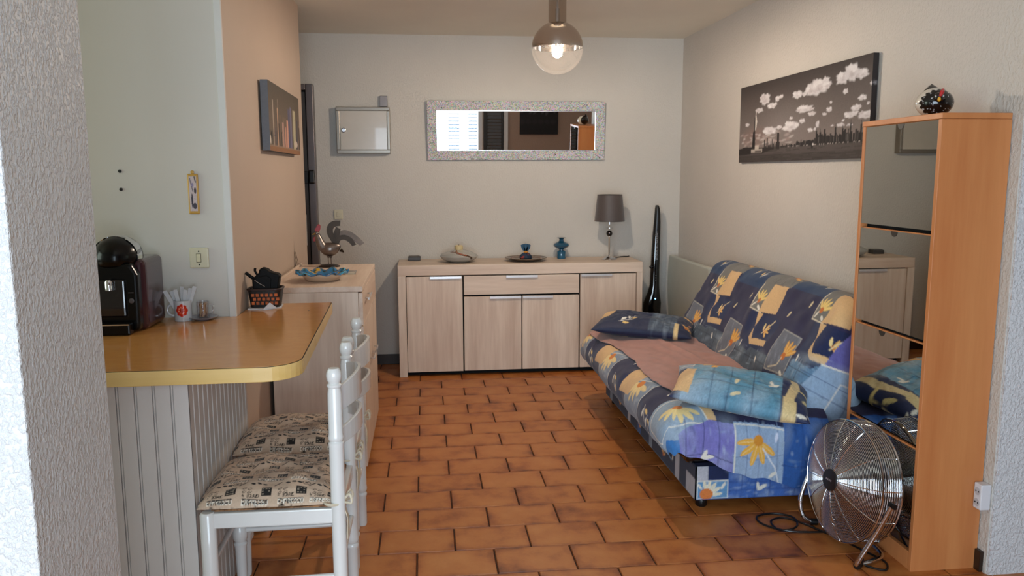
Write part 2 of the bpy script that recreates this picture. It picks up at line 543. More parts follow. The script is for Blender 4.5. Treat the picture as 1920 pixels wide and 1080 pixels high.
floor = MB().box(-3.3, 3.6, -1.05, 6.25, -0.12, -0.006).build('floor', M_grout, origin=(0, 0, -0.12)); tag(floor, kind='structure')
TL, TW, TX, TY = 0.2976, 0.2009, -0.0529, 2.75185
def tile_mesh(hx_, hy_):
    c = 0.0035; e = 0.0022
    mb = MB()
    vs = [(sx * hx_, sy * hy_, -0.007) for sx, sy in ((-1, -1), (1, -1), (1, 1), (-1, 1))]
    vs += [(sx * hx_, sy * hy_, -c) for sx, sy in ((-1, -1), (1, -1), (1, 1), (-1, 1))]
    vs += [(sx * (hx_ - e), sy * (hy_ - e), 0.0) for sx, sy in ((-1, -1), (1, -1), (1, 1), (-1, 1))]
    fs = [(8, 9, 10, 11)]
    for k in range(4):
        k2 = (k + 1) % 4
        fs += [(k, k2, 4 + k2, 4 + k), (4 + k, 4 + k2, 8 + k2, 8 + k)]
    mb.add(vs, fs, False)
    return mb
GAP = 0.0025
tile_me = tile_mesh(TL / 2 - GAP, TW / 2 - GAP).build('tile', M_tile, mesh_only=True)
rest = MB()
for k in range(-18, 17):
    y = TY + TW * (k + 0.5)
    shift = 0.0 if k % 2 == 0 else 0.5
    for c in range(-11, 12):
        x = TX + TL * (c + shift + 0.5)
        hy2 = TW / 2 - GAP
        if k >= -1 and -0.95 < x < 2.1:
            o = bpy.data.objects.new('tile', tile_me); COL.objects.link(o)
            o.parent = floor
            o.location = (x, y, 0.12 + random.uniform(-0.0008, 0.0006))
            o.rotation_euler = (random.uniform(-0.0015, 0.0015), random.uniform(-0.0015, 0.0015), random.uniform(-0.002, 0.002))
        else:
            t = tile_mesh(TL / 2 - GAP, hy2)
            rest.add([(a + x, b_ + y, c_) for a, b_, c_ in t.v], t.f, False)
# the tiles near the camera and in the kitchen, outside the frame
m2, nt2, b2 = nodes('terracotta_far_tiles')
nn = noise(nt2, objco(nt2), 6.0)
rr = ramp(nt2, nn.outputs['Fac'], [(0.3, hx('#8f4d1e')), (0.7, hx('#b87034'))]); L(nt2, rr.outputs['Color'], b2.inputs['Base Color']); b2.inputs['Roughness'].default_value = 0.42
o = rest.build('tile_field', m2, floor); o['kind'] = 'stuff'

# ================================================================== walls and ceiling
def struct(name, mb, mat, bevel=0.0, **kw):
    z0 = min(v[2] for v in mb.v); x0 = sum(v[0] for v in mb.v) / len(mb.v); y0 = sum(v[1] for v in mb.v) / len(mb.v)
    return tag(mb.build(name, mat, origin=(x0, y0, z0), bevel=bevel, **kw), kind='structure')
H = 2.465
struct('wall_back', MB().box(-2.3, 2.2, 6.12, 6.27, -0.005, H + 0.1), M_wall)
struct('wall_right', MB().prism([(2.008, 2.545), (2.16, 2.545), (2.16, 6.13), (1.984, 6.13)], -0.005, H + 0.1), M_wall_r)
struct('wall_left', MB().box(-0.86, -0.741, 3.195, 5.155, -0.005, H + 0.1), M_peach)
struct('wall_kitchen', MB().box(-3.2, -0.747, 3.19, 3.30, -0.005, H + 0.1), M_kwall)
struct('wall_front', MB().box(-3.2, -0.622, 1.278, 1.60, -0.005, H + 0.1), M_rough, bevel=0.004)
struct('wall_front_right', MB().box(2.012, 3.6, 2.535, 2.66, -0.005, H + 0.1), plaster('rough_plaster_lit', '#d2d2d4', 120, 0.6, 0.005, 0.8, 0.5, wave=0.12))  # same plaster as the left jamb, window brightness painted into its paler colour
struct('wall_hall', MB().box(-2.3, -2.2, 3.3, 6.2, -0.005, H + 0.1), M_wall)
mb = MB().box(-3.3, -3.2, 1.3, 1.8, -0.005, H + 0.1).box(-3.3, -3.2, 2.9, 3.3, -0.005, H + 0.1).box(-3.3, -3.2, 1.8, 2.9, -0.005, 0.95).box(-3.3, -3.2, 1.8, 2.9, 2.15, H + 0.1)
struct('wall_kitchen_side', mb, M_kwall)
struct('wall_veranda_left', MB().box(-3.3, -3.2, -1.0, 1.3, -0.005, 2.85), M_wall)
struct('wall_veranda_right', MB().box(3.5, 3.6, -1.0, 2.6, -0.005, 2.85), M_wall)
mb = MB().box(-3.3, -1.85, -1.0, -0.9, -0.005, 2.85).box(0.95, 3.6, -1.0, -0.9, -0.005, 2.85).box(-1.85, 0.95, -1.0, -0.9, -0.005, 0.15).box(-1.85, 0.95, -1.0, -0.9, 2.26, 2.85)
struct('wall_window', mb, plaster('taupe_plaster', '#9d8472', 60, 0.3, 0.003))
struct('ceiling', MB().box(-3.3, 3.6, 1.26, 6.27, H, H + 0.12), M_ceil)
struct('ceiling_veranda', MB().box(-3.3, 3.6, -1.05, 1.25, 2.8, 2.9).box(-3.3, 3.6, 1.16, 1.26, H, 2.85), M_wall)
struct('baseboard_back', MB().box(-0.72, 1.984, 6.106, 6.122, 0.0, 0.078), M_skirt, 0.002)
struct('baseboard_right', MB().prism([(1.994, 2.56), (2.01, 2.56), (1.988, 6.108), (1.972, 6.108)], 0.0, 0.078), M_skirt, 0.002)
struct('baseboard_left', MB().box(-0.743, -0.729, 3.22, 5.155, 0.0, 0.078), M_skirt, 0.002)
struct('trim_1', MB().box(-0.764, -0.738, 3.182, 3.199, 0.90, H), M_whitetrim, 0.002)
struct('trim_2', MB().box(1.29, 1.36, -0.905, -0.872, 0.0, 2.75), M_whitetrim, 0.003)

# window behind the camera (seen in the wall mirror): frame, panes and half-open slatted blind
wf = MB()
for x0, x1 in ((-1.85, -1.78), (-0.95, -0.88), (-0.03, 0.04), (0.88, 0.95)): wf.box(x0, x1, -0.98, -0.92, 0.15, 2.26)
wf.box(-1.78, 0.88, -0.98, -0.92, 0.15, 0.23).box(-1.78, 0.88, -0.98, -0.92, 2.18, 2.26)
w1 = struct('window_1', wf, M_whitetrim)
M_glass = thin_glass('window_glass', (0.97, 0.99, 1.0), 0.05)
for x0, x1 in ((-1.78, -0.95), (-0.88, -0.03), (0.04, 0.88)):
    MB().box(x0, x1, -0.953, -0.947, 0.23, 2.18).build('pane', M_glass, w1)
msl = bpy.data.materials.new('white_voile'); msl.use_nodes = True
nts = msl.node_tree; nts.nodes.remove(nts.nodes['Principled BSDF'])
d1 = N(nts, 'ShaderNodeBsdfDiffuse'); d2 = N(nts, 'ShaderNodeBsdfTranslucent'); d3 = N(nts, 'ShaderNodeMixShader'); d3.inputs[0].default_value = 0.75
d1.inputs['Color'].default_value = (0.8, 0.85, 0.9, 1); d2.inputs['Color'].default_value = (0.33, 0.37, 0.41, 1)
L(nts, d1.outputs[0], d3.inputs[1]); L(nts, d2.outputs[0], d3.inputs[2]); L(nts, d3.outputs[0], [n for n in nts.nodes if n.type == 'OUTPUT_MATERIAL'][0].inputs['Surface'])
bl = MB()
for x0, x1 in ((0.40, 0.58), (0.72, 0.87)):
    for k in range(18):
        z = 0.90 + k * 0.055
        bl.box(x0, x1, -0.905, -0.895, z, z + 0.022)
o = bl.build('blind', msl, w1); o['kind'] = 'stuff'
# dark louvred shutter beside it
M_dkframe = plain('dark_shutter_frame', '#141516', 0.4)
M_louvre = plain('grey_louvre', '#4a4d50', 0.45)
sf = MB().box(0.965, 1.02, -0.90, -0.86, 0.95, 1.92).box(1.255, 1.285, -0.90, -0.86, 0.95, 1.92).box(1.02, 1.255, -0.90, -0.86, 0.95, 1.03).box(1.02, 1.255, -0.90, -0.86, 1.76, 1.92)
w2 = struct('window_2', sf, M_dkframe)
lm = MB()
for k in range(14):
    z = 1.032 + k * 0.052
    MB().box(1.021, 1.254, -0.893, -0.878, z, z + 0.045).build('slat', M_louvre, w2, bevel=0.004)

# entrance door at the end of the passage
M_door = plain('taupe_door', '#6d6258', 0.5, var=0.05)
M_doorfr = plain('grey_brown_metal_frame', '#6a6262', 0.35, 0.3, var=0.05)
d = struct('door_1', MB().box(-1.62, -0.848, 6.075, 6.119, 0.01, 2.045), M_door)
MB().box(-0.838, -0.785, 6.035, 6.119, 0.0, 2.098).box(-1.68, -0.838, 6.035, 6.119, 2.055, 2.098).build('door_frame', M_doorfr, d, bevel=0.005)
MB().box(-0.848, -0.838, 6.08, 6.119, 0.0, 2.055).box(-1.62, -0.838, 6.08, 6.119, 2.045, 2.055).build('door_gap', M_void, d)
MB().box(-0.90, -0.842, 6.03, 6.075, 1.385, 1.475).build('lock', plain('dark_lock', '#15110f', 0.4), d, bevel=0.004)
MB().box(-0.834, -0.79, 6.012, 6.035, 1.385, 1.485).build('lock_keep', plain('dark_lock', '#15110f', 0.4), d, bevel=0.01)
MB().box(-0.895, -0.868, 6.06, 6.075, 0.93, 1.16).build('handle_plate', M_whitetrim, d, bevel=0.004)
# ================================================================== worktop (breakfast bar) and panelled base
m, nt, b = nodes('orange_laminate')
v = objco(nt, (2.5, 5, 1))
n1 = noise(nt, v, 6.0, 5, .7); r1 = ramp(nt, n1.outputs['Fac'], [(0.2, hx('#b98046')), (0.8, hx('#c98f50'))])
L(nt, r1.outputs['Color'], b.inputs['Base Color']); b.inputs['Roughness'].default_value = 0.16
b.inputs['Specular IOR Level'].default_value = 0.6
M_lam = m
M_band = wood('yellow_beech_edge', '#cba65e', '#dab878', 'x', 4.0, 0.35)
def worktop_outline(d):
    p = [(-1.9, 2.292 + d), (-0.50, 2.312 + d)]
    c = (-0.485, 2.425); r = 0.113 - d
    for k in range(1, 10):
        a = -PI / 2 + (PI / 2) * k / 9
        p.append((c[0] + r * math.cos(a), c[1] + r * math.sin(a)))
    p += [(-0.405 - d, 3.492 - d), (-0.738 + d, 3.492 - d), (-0.738 + d, 3.187), (-1.9, 3.187)]
    return p
wt = thing('worktop', (-0.9, 2.75, 0.858), 'orange-brown laminate breakfast bar top with a rounded corner and yellow edge', 'worktop')
MB().prism(worktop_outline(0), 0.858, 0.9015).build('edge_band', M_band, wt, bevel=0.002)
MB().prism(worktop_outline(0.0012), 0.9013, 0.9022).build('seam', plain('dark_seam', '#1a0f08', 0.6), wt)
MB().prism(worktop_outline(0.004), 0.902, 0.9035).build('laminate_top', M_lam, wt)
MB().lathe([(0.004, 0.9034), (0.004, 0.9039)], (-0.475, 3.28, 0), 10).build('screw_cap', M_void, wt)

M_lambris = plain('grey_white_panelling', '#c9c2bc', 0.5, var=0.03, vscale=3)
bb = thing('bar_base', (-1.0, 2.8, 0.0), 'grey-white tongue-and-groove panelled base under the breakfast bar', 'bar base')
MB().box(-1.75, -0.722, 2.428, 3.185, 0.0, 0.857).build('core', M_lambris, bb)
pl = MB().box(0, 0.0435, 0, 0.009, 0.0, 0.856)
pm = pl.build('plank', M_lambris, mesh_only=True)
bd = MB()
P = 0.0523
for k in range(20):
    x1 = -0.713 - k * P
    o = bpy.data.objects.new('plank', pm); COL.objects.link(o); o.parent = bb
    o.location = Vector((x1 - 0.0435, 2.419, 0.0)) - bb.location
    md = o.modifiers.new('bevel', 'BEVEL'); md.width = 0.0015; md.segments = 1
    bd.lathe([(0.0026, 0.0), (0.0026, 0.856)], (x1 - 0.0435 - 0.0044, 2.423, 0), 8)
for k in range(15):
    y0 = 2.4195 + k * P
    o = bpy.data.objects.new('plank', pm); COL.objects.link(o); o.parent = bb
    o.rotation_euler = (0, 0, R(90))
    o.location = Vector((-0.713, y0, 0.0)) - bb.location
    if y0 + 0.0435 > 3.19: o.scale = (0.6, 1, 1)
    md = o.modifiers.new('bevel', 'BEVEL'); md.width = 0.0015; md.segments = 1
    if y0 + 0.05 < 3.185: bd.lathe([(0.0026, 0.0), (0.0026, 0.856)], (-0.717, y0 + 0.0435 + 0.0044, 0), 8)
o = bd.build('bead', M_lambris, bb); o['kind'] = 'stuff'

# ================================================================== sideboard on the back wall
SBX0, SBX1, SBY0, SBY1 = -0.198, 1.579, 5.684, 6.10
sb = thing('sideboard', (0.69, 5.9, 0.0), 'long pale oak sideboard with silver handles against the back wall', 'sideboard')
MB().box(SBX0, SBX1, SBY0, SBY1, 0.737, 0.812).build('top', M_oak_x, sb, bevel=0.003)
MB().box(SBX0, -0.142, SBY0, SBY1, 0.0, 0.7365).build('end_panel', M_oak_z, sb, bevel=0.002)
MB().box(1.536, SBX1, SBY0, SBY1, 0.0, 0.7365).build('end_panel', M_oak_z, sb, bevel=0.002)
MB().box(-0.142, 1.536, SBY0 + 0.035, SBY1, 0.028, 0.7365).build('carcass', M_void, sb)
MB().box(-0.142, 1.536, SBY0 + 0.07, SBY1 - 0.01, 0.0, 0.028).build('plinth', M_void, sb)
M_handle = plain('silver_handle', '#dcdcde', 0.3, 0.45, var=0.02)
def sb_front(name, x0, x1, z0, z1, mat, hx0, hx1):
    d = MB().box(x0 + 0.002, x1 - 0.002, SBY0 + 0.006, SBY0 + 0.034, z0, z1).build(name, mat, sb, bevel=0.0015)
    MB().box(hx0, hx1, SBY0 - 0.008, SBY0 + 0.0055, z1 - 0.006, z1 + 0.001).box(hx0, hx1, SBY0 - 0.010, SBY0 - 0.006, z1 - 0.016, z1 + 0.001).build('handle', M_handle, d, bevel=0.0008)
sb_front('door', -0.140, 0.262, 0.034, 0.729, M_oak_z, 0.028, 0.253)
sb_front('drawer', 0.268, 1.110, 0.592, 0.729, M_oak_x, 0.574, 0.803)
sb_front('door', 0.268, 0.687, 0.036, 0.578, M_oak_z, 0.456, 0.683)
sb_front('door', 0.690, 1.110, 0.036, 0.578, M_oak_z, 0.694, 0.915)
sb_front('door', 1.116, 1.534, 0.036, 0.729, M_oak_z, 1.122, 1.350)

# ================================================================== dresser (chest) by the peach wall
DX0, DX1, DY0, DY1, DZ = -0.722, -0.296, 3.771, 4.735, 0.932
dr = thing('chest_of_drawers', (-0.51, 4.25, 0.0), 'tall pale oak chest with its side to the camera beside the peach wall', 'chest')
MB().box(DX0, DX1, DY0, DY1, DZ - 0.026, DZ).build('top', M_oak_y, dr, bevel=0.002)
MB().box(DX0, DX1 - 0.021, DY0 + 0.001, DY0 + 0.02, 0.0, DZ - 0.027).build('side_panel', M_oak_z, dr, bevel=0.0015)
MB().box(DX0, DX1 - 0.021, DY1 - 0.02, DY1 - 0.001, 0.0, DZ - 0.027).build('side_panel', M_oak_z, dr, bevel=0.0015)
MB().box(DX0 + 0.003, DX1 - 0.024, DY0 + 0.021, DY1 - 0.021, 0.02, DZ - 0.03).build('carcass', M_void, dr)
MB().box(DX0, DX0 + 0.012, DY0 + 0.05, DY1 - 0.01, DZ, DZ + 0.012).build('back_lip', M_oak_y, dr, bevel=0.002)
def dr_front(name, y0, y1, z0, z1, hy, hz, vertical=False):
    d = MB().box(DX1 - 0.02, DX1, y0 + 0.0015, y1 - 0.0015, z0 + 0.0015, z1 - 0.0015).build(name, M_oak_z if vertical else M_oak_y, dr, bevel=0.0015)
    h = MB()
    if hz is None:
        h.box(DX1, DX1 + 0.016, hy - 0.005, hy + 0.005, (z0 + z1) / 2 - 0.005, (z0 + z1) / 2 + 0.005)
    else:
        h.tube([(DX1 + 0.001, hy, hz), (DX1 + 0.02, hy, hz)], 0.004, 8).tube([(DX1 + 0.001, hy + 0.16, hz), (DX1 + 0.02, hy + 0.16, hz)], 0.004, 8)
        h.tube([(DX1 + 0.02, hy - 0.02, hz), (DX1 + 0.02, hy + 0.18, hz)], 0.005, 8)
    h.build('handle', M_chrome, d)
dr_front('drawer', DY0, DY1, 0.745, 0.902, DY0 + 0.14, 0.855)
dr_front('door', DY0, 4.25, 0.05, 0.742, 4.16, 0.50, True)
dr_front('door', 4.25, DY1, 0.05, 0.742, 4.29, 0.50, True)
MB().box(DX0 + 0.01, DX1 - 0.03, DY0 + 0.03, DY1 - 0.03, 0.0, 0.05).build('plinth', M_void, dr)

# ================================================================== mirrored shoe cabinet on the right
M_cherry = wood('orange_cherry', '#b8703f', '#cd8a54', 'z', 4.0, 0.4, contrast=(0.25, 0.75))
CX0, CX1, CY0, CY1, CZ = 1.746, 2.004, 2.59, 3.085, 1.651
sc_ = thing('shoe_cabinet', (1.875, 2.84, 0.0), 'tall narrow orange wood shoe cabinet with four mirror doors by the right wall', 'cabinet')
MB().box(CX0, CX1, CY0, CY0 + 0.018, 0.0, CZ - 0.0205).build('side_panel', M_cherry, sc_, bevel=0.0015)
MB().box(CX0, CX1 - 0.02, CY1 - 0.018, CY1, 0.0, CZ - 0.0205).build('side_panel', M_cherry, sc_, bevel=0.0015)
MB().box(CX0 - 0.002, CX1 - 0.003, CY0 - 0.003, CY1 + 0.003, CZ - 0.02, CZ).build('top', M_cherry, sc_, bevel=0.002)
MB().box(CX0 + 0.03, CX1 - 0.03, CY0 + 0.02, CY1 - 0.02, 0.02, CZ - 0.03).build('carcass', M_void, sc_)
MB().box(CX0 + 0.002, CX0 + 0.022, CY0 + 0.0185, CY1 - 0.0185, 0.0, 0.068).build('plinth', M_cherry, sc_, bevel=0.0015)
m, nt, b = nodes('smoked_mirror'); b.inputs['Base Color'].default_value = (0.60, 0.60, 0.56, 1); b.inputs['Metallic'].default_value = 1.0; b.inputs['Roughness'].default_value = 0.015
nv = noise(nt, objco(nt), 1.5, 2); rv = ramp(nt, nv.outputs['Fac'], [(0.3, (0.50, 0.50, 0.47, 1)), (0.7, (0.54, 0.54, 0.50, 1))]); L(nt, rv.outputs['Color'], b.inputs['Base Color'])
M_mir = m
M_notch = plain('dark_finger_pull', '#2b2723', 0.5)
for (z0, z1, hy) in ((1.250, 1.628, 2.83), (0.862, 1.232, 2.83), (0.474, 0.845, 2.87), (0.084, 0.456, 2.85)):
    d = MB().box(CX0 + 0.003, CX0 + 0.008, CY0 + 0.0205, CY1 - 0.0205, z0, z1).build('mirror_door', M_mir, sc_)
    MB().box(CX0 + 0.0085, CX0 + 0.02, CY0 + 0.0205, CY1 - 0.0205, z0, z1 + 0.004).build('door_panel', M_cherry, d)
    Mh = Matrix.Translation((CX0 + 0.003, hy, z1)) @ Matrix.Rotation(R(-90), 4, 'Y')
    half = [(0.020 * math.cos(PI + PI * k / 10), 0.020 * math.sin(PI + PI * k / 10)) for k in range(11)]
    Mx = Matrix(((0, 0, -1, CX0 + 0.003), (1, 0, 0, hy), (0, 1, 0, z1), (0, 0, 0, 1)))
    MB().prism([(y, z) for y, z in half], 0.0, 0.0015, Mx).build('finger_pull', M_notch, d)

# ================================================================== convector heater
M_rad = plain('white_enamel', '#b6bab0', 0.35, var=0.03)
rd = thing('convector_heater', (1.93, 5.6, 0.36), 'white wall-mounted convector heater behind the sofa back in the corner', 'heater')
prof = []
for k in range(9):
    t = k / 8.0
    z = 0.345 + 0.475 * t
    prof.append((6.06 + 0.03 * math.sin(PI * t) - 0.02 * (1 - t) ** 3, z))
poly = [(5.17, 0.345), ] + [(y, z) for y, z in prof] + [(5.17, 0.82)]
Mx = Matrix(((0, 0, 1, 0), (1, 0, 0, 0), (0, 1, 0, 0), (0, 0, 0, 1)))
MB().prism(poly, 1.890, 1.935, Mx).build('front_panel', M_rad, rd, bevel=0.010, seg=3)
MB().box(1.936, 1.975, 5.19, 6.05, 0.37, 0.80).build('casing', plain('pale_grey_casing', '#b9b9b5', 0.5), rd, bevel=0.004)
MB().box(1.975, 1.99, 5.3, 5.95, 0.45, 0.72).build('bracket', M_void, rd)
# ================================================================== sofa bed (patchwork denim print)
NAVY, DNAVY, PURP, DEN, PALE, GREY, CREAM, GOLD, WHITE, BLUE, VIOL, TEAL = '#18244a', '#161a38', '#222040', '#425d86', '#8ba3bd', '#686e7e', '#d3ae7c', '#d99a36', '#dcd8cc', '#2a5595', '#5f5d9e', '#6d97ac'
def denim_patch(c, pts, col, line='#2a3554', seed=0, n=5):
    c.poly(pts, col)
    p = np.array(pts); x0, y0 = p.min(0); x1, y1 = p.max(0)
    rg = random.Random(seed)
    for k in range(n):                                  # pale rubbed streaks, then sketched crossing lines
        x = rg.uniform(x0, x1); y = rg.uniform(y0, y1)
        c.ell(x, y, (x1 - x0) * rg.uniform(.08, .2), (y1 - y0) * rg.uniform(.08, .25), '#a9bac9', 0.25, rg.uniform(-.4, .4), 0.8)
    for k in range(n * 7):                              # worn flecks, pale and dark
        x = rg.uniform(x0, x1); y = rg.uniform(y0, y1)
        c.ell(x, y, rg.uniform(.008, .03), rg.uniform(.003, .010), rg.choice(('#b7c8d6', line, line, '#8fa6bc')), rg.uniform(.15, .4), rg.choice((0, 0, PI / 2)) + rg.uniform(-.2, .2), 0.7)
    for k in range(1, 4):
        t = k / 4 + rg.uniform(-.05, .05)
        c.path([(x0 + (x1 - x0) * t, y0), (x0 + (x1 - x0) * (t + rg.uniform(-.03, .03)), (y0 + y1) / 2), (x0 + (x1 - x0) * t, y1)], 0.0035, line, 0.8)
        c.path([(x0, y0 + (y1 - y0) * t), ((x0 + x1) / 2, y0 + (y1 - y0) * (t + rg.uniform(-.03, .03))), (x1, y0 + (y1 - y0) * t)], 0.0035, line, 0.8)
def flower(c, x, y, s, rot=0.0, col=GOLD, heart='#c46a1c', n=5, spread=2.2):
    for k in range(n):
        a = rot - spread / 2 + spread * k / (n - 1)
        c.ell(x + math.cos(a) * s * .62, y + math.sin(a) * s * .62, s * .5, s * .15, col, 1, a)
        c.line((x, y), (x + math.cos(a) * s, y + math.sin(a) * s), 0.003, '#efd9a0', .7)
    c.ell(x, y, s * .25, s * .25, heart)
def leaf(c, x, y, s, rot, col=WHITE):
    c.ell(x, y, s, s * .36, col, 1, rot)
def sprig(c, x, y, s, rot):
    c.line((x, y), (x + math.cos(rot) * s * 2.4, y + math.sin(rot) * s * 2.4), 0.004, WHITE)
    leaf(c, x + math.cos(rot + .5) * s, y + math.sin(rot + .5) * s, s * .6, rot + .5)
    leaf(c, x + math.cos(rot - .5) * s * 1.3, y + math.sin(rot - .5) * s * 1.3, s * .6, rot - .5, '#e3c27a')
def outline(c, pts, wd=0.006, col='#e6e2d6'):
    c.path(list(pts) + [pts[0]], wd, col)

# ---- backrest print: u = along the sofa (y), v = up the back
cb = Canvas(2.5, 5.3, -0.30, 1.05, 0.003, PURP)
for k in range(60):
    rg = random.Random(k); cb.ell(rg.uniform(2.6, 5.2), rg.uniform(-.2, .9), .12, .06, '#2d2c50', .5, rg.uniform(-1, 1), .9)
for i, (y0, dv) in enumerate(((5.13, -0.02), (4.53, 0.0), (3.935, 0.0), (3.345, 0.06), (2.75, 0.06))):
    q = lambda pts: [(y0 + a, v + dv) for a, v in pts]
    cb.poly(q([(.10, .46), (.42, .46), (.44, .9), (.08, .9)]), '#1c3558')
    cb.poly(q([(-.25, .13), (.06, .13), (.05, .35), (-.02, .34), (-.18, .35), (-.25, .34)]), NAVY)
    denim_patch(cb, q([(-.36, -.04), (.08, -.06), (.06, .15), (-.10, .14), (-.12, .165), (-.33, .165)]), '#465260' if i < 3 else '#5c7f9e', '#1d2634', seed=i, n=9)  # same denim, greyed far and bluer near: lamp and window light painted in
    cb.poly(q([(.06, -.3), (.26, -.3), (.26, .06), (.06, .04)]), NAVY)
    cb.poly(q([(-.03, .34), (.11, .35), (.12, .52), (.06, .75), (-.20, .75), (-.17, .515), (-.01, .515)]), '#6f6d68')
    for k in range(14):
        rg = random.Random(100 * i + k)
        x = rg.uniform(-.17, .08); v = rg.uniform(.53, .72)
        cb.path(q([(x, v), (x + rg.uniform(-.05, .05), v + rg.uniform(-.05, .05)), (x + .05, v + .02)]), 0.004, '#3a3a40', .7)
    cb.path(q([(-.02, .345), (.105, .35), (.11, .50)]), 0.006, '#dcd2ba')
    flower(cb, y0 - .06, .615 + dv, .075, 2.5, '#c8934a', n=4)
    cb.poly(q([(-.165, .365), (0, .345), (.0, .51), (-.155, .515)]), CREAM)
    flower(cb, y0 + .055, .40 + dv, .060, PI * .55, '#e2c169', n=5, spread=2.0)
    leaf(cb, y0 + .08, .375 + dv, .022, 2.2); leaf(cb, y0 + .02, .365 + dv, .02, 0.6)
    cb.poly(q([(-.055, .345), (-.0, .345), (-.062, .225), (-.07, .205), (-.115, .215), (-.235, .225), (-.245, .195), (-.08, .175), (-.03, .205)]), CREAM)
    flower(cb, y0 - .15, .265 + dv, .04, PI * .9, '#d9a24a', n=4, spread=2.0)
    cb.path(q([(-.14, .25), (-.17, .30), (-.20, .335)]), 0.006, '#e6d3a0'); leaf(cb, y0 - .13, .285 + dv, .022, 1.2, '#e8cf8f')
    for (a, v, rr) in ((.30, .56, .7), (.20, .55, .5)):
        sprig(cb, y0 + a, v + dv - .03, .028, rr + PI / 3)
    for (a, v) in ((.30, .33), (.17, .41)):
        leaf(cb, y0 + a, v + dv, .018, 1.9, '#d8c79a')
    pk = q([(.075, .06), (.25, .045), (.27, .255), (.085, .245)])
    cb.poly(pk, '#676b76'); outline(cb, pk, 0.005, '#a8a79d')
    for k in range(8):
        rg = random.Random(300 * i + k); cb.ell(y0 + rg.uniform(.09, .25), dv + rg.uniform(.07, .23), .03, .012, '#8d929c', .5, 1.2, .8)
    flower(cb, y0 + .135, .135 + dv, .075, PI * .6, GOLD, n=4, spread=1.3)
    cb.path(q([(.22, .06), (.16, .085), (.14, .13)]), 0.006, '#d9c9a8'); leaf(cb, y0 + .10, .06 + dv, .02, .5)
    leaf(cb, y0 + .03, .16 + dv, .02, 1.4); leaf(cb, y0 - .22, .12 + dv, .02, 1.0)
# near end of the back: violet patch, pale jeans, bright blue hem
cb.poly([(2.4, .15), (3.20, .24), (3.16, .42), (3.06, .56), (2.4, .6)], VIOL)
cb.poly([(2.4, .6), (3.06, .56), (3.2, 1.1), (2.4, 1.1)], PURP)
denim_patch(cb, [(2.4, -.06), (3.30, -.02), (3.21, .24), (3.02, .27), (2.4, .18)], PALE, '#44587c', 77, 14)
cb.path([(3.21, .24), (3.02, .27)], .007, WHITE)
cb.poly([(2.4, -.4), (3.4, -.4), (3.34, -.02), (2.4, -.08)], BLUE)
outline(cb, [(2.95, .03), (3.12, .02), (3.10, .2), (2.93, .22)], .005, WHITE)
cb.grain(0.05, 3)

# ---- seat print: u = along the sofa (y), s = across, 0 at the front edge of the flat top, + towards the junction
cs = Canvas(2.55, 5.35, -0.42, 0.75, 0.003, PURP)
for i, y0 in enumerate((4.98, 4.40, 3.80, 3.20)):
    cs.rect(y0 - .34, y0 + .2, -.4, -.06, NAVY)
    cs.poly([(y0 - .27, -.42), (y0 - .02, -.42), (y0 - .05, -.06), (y0 - .10, .02), (y0 - .26, .04)], '#7d8a9b')
    for k in range(16):
        rg = random.Random(50 * i + k); cs.ell(y0 + rg.uniform(-.26, -.04), rg.uniform(-.35, .02), .03, .012, '#b4bcc4', .45, rg.uniform(-.5, 1.2), .8)
    outline(cs, [(y0 - .265, -.40), (y0 - .02, -.40), (y0 - .05, -.06), (y0 - .26, .04)], .005, '#ded9c8')
    flower(cs, y0 - .13, -.05, .09, PI * 1.45, '#e0c58a', '#cf7a28', 6, 2.6)
    flower(cs, y0 - .12, -.27, .06, PI * 1.3, GOLD, n=4, spread=1.6)
    cs.poly([(y0 - .09, -.13), (y0 + .07, -.15), (y0 + .09, .12), (y0 - .08, .14)], CREAM)
    cs.rect(y0 + .1, y0 + .32, -.1, .5, PURP)
    sprig(cs, y0 + .17, -.13, .036, PI * 1.35); sprig(cs, y0 + .24, -.10, .036, PI * 1.3)
    leaf(cs, y0 + .2, .02, .025, 1.2); leaf(cs, y0 + .12, -.26, .022, .4)
# near end: daisy patch, violet patch, pale patch with a golden flower, bright blue
den = [(3.03, -.16), (3.19, -.12), (3.21, .06), (3.06, .09)]
cs.rect(2.5, 3.14, -.42, .75, NAVY)
cs.poly([(2.5, -.42), (3.30, -.42), (3.34, .05), (3.12, .10), (2.5, -.05)], '#8fa3b6')
flower(cs, 3.22, -.01, .085, PI * 1.1, '#e4cd8e', '#d9822c', 6, 2.6)
outline(cs, [(3.10, -.20), (3.29, -.18), (3.33, .05), (3.13, .10)], .006, WHITE)
cs.poly([(2.5, -.42), (3.03, -.42), (3.06, -.05), (2.5, -.06)], '#3a78b8')
denim_patch(cs, [(2.5, -.06), (3.08, -.05), (3.14, .10), (3.13, .21), (2.5, .20)], '#7573b8', '#2e2f5e', 5, 16)
leaf(cs, 2.98, .08, .026, .5); leaf(cs, 2.975, .10, .022, 1.3)
pp = [(2.5, .20), (3.14, .205), (3.11, .44), (2.5, .45)]
denim_patch(cs, pp, '#93a9c4', '#6b7fa0', 9, 10); outline(cs, [(2.70, .205), (3.13, .21), (3.10, .43), (2.70, .44)], .006, WHITE)
flower(cs, 3.06, .31, .085, PI * 1.1, '#dfa842', '#cf8a2c', 5, 2.4)
cs.path([(3.03, .33), (2.95, .39), (2.86, .415)], .006, '#d8dbe0'); leaf(cs, 2.92, .38, .022, 1.0); leaf(cs, 3.07, .39, .02, .2, '#c9cfe0')
denim_patch(cs, [(2.5, .44), (3.15, .42), (3.15, .75), (2.5, .75)], '#28569a', '#20407a', 12, 12)
cs.grain(0.05, 4)

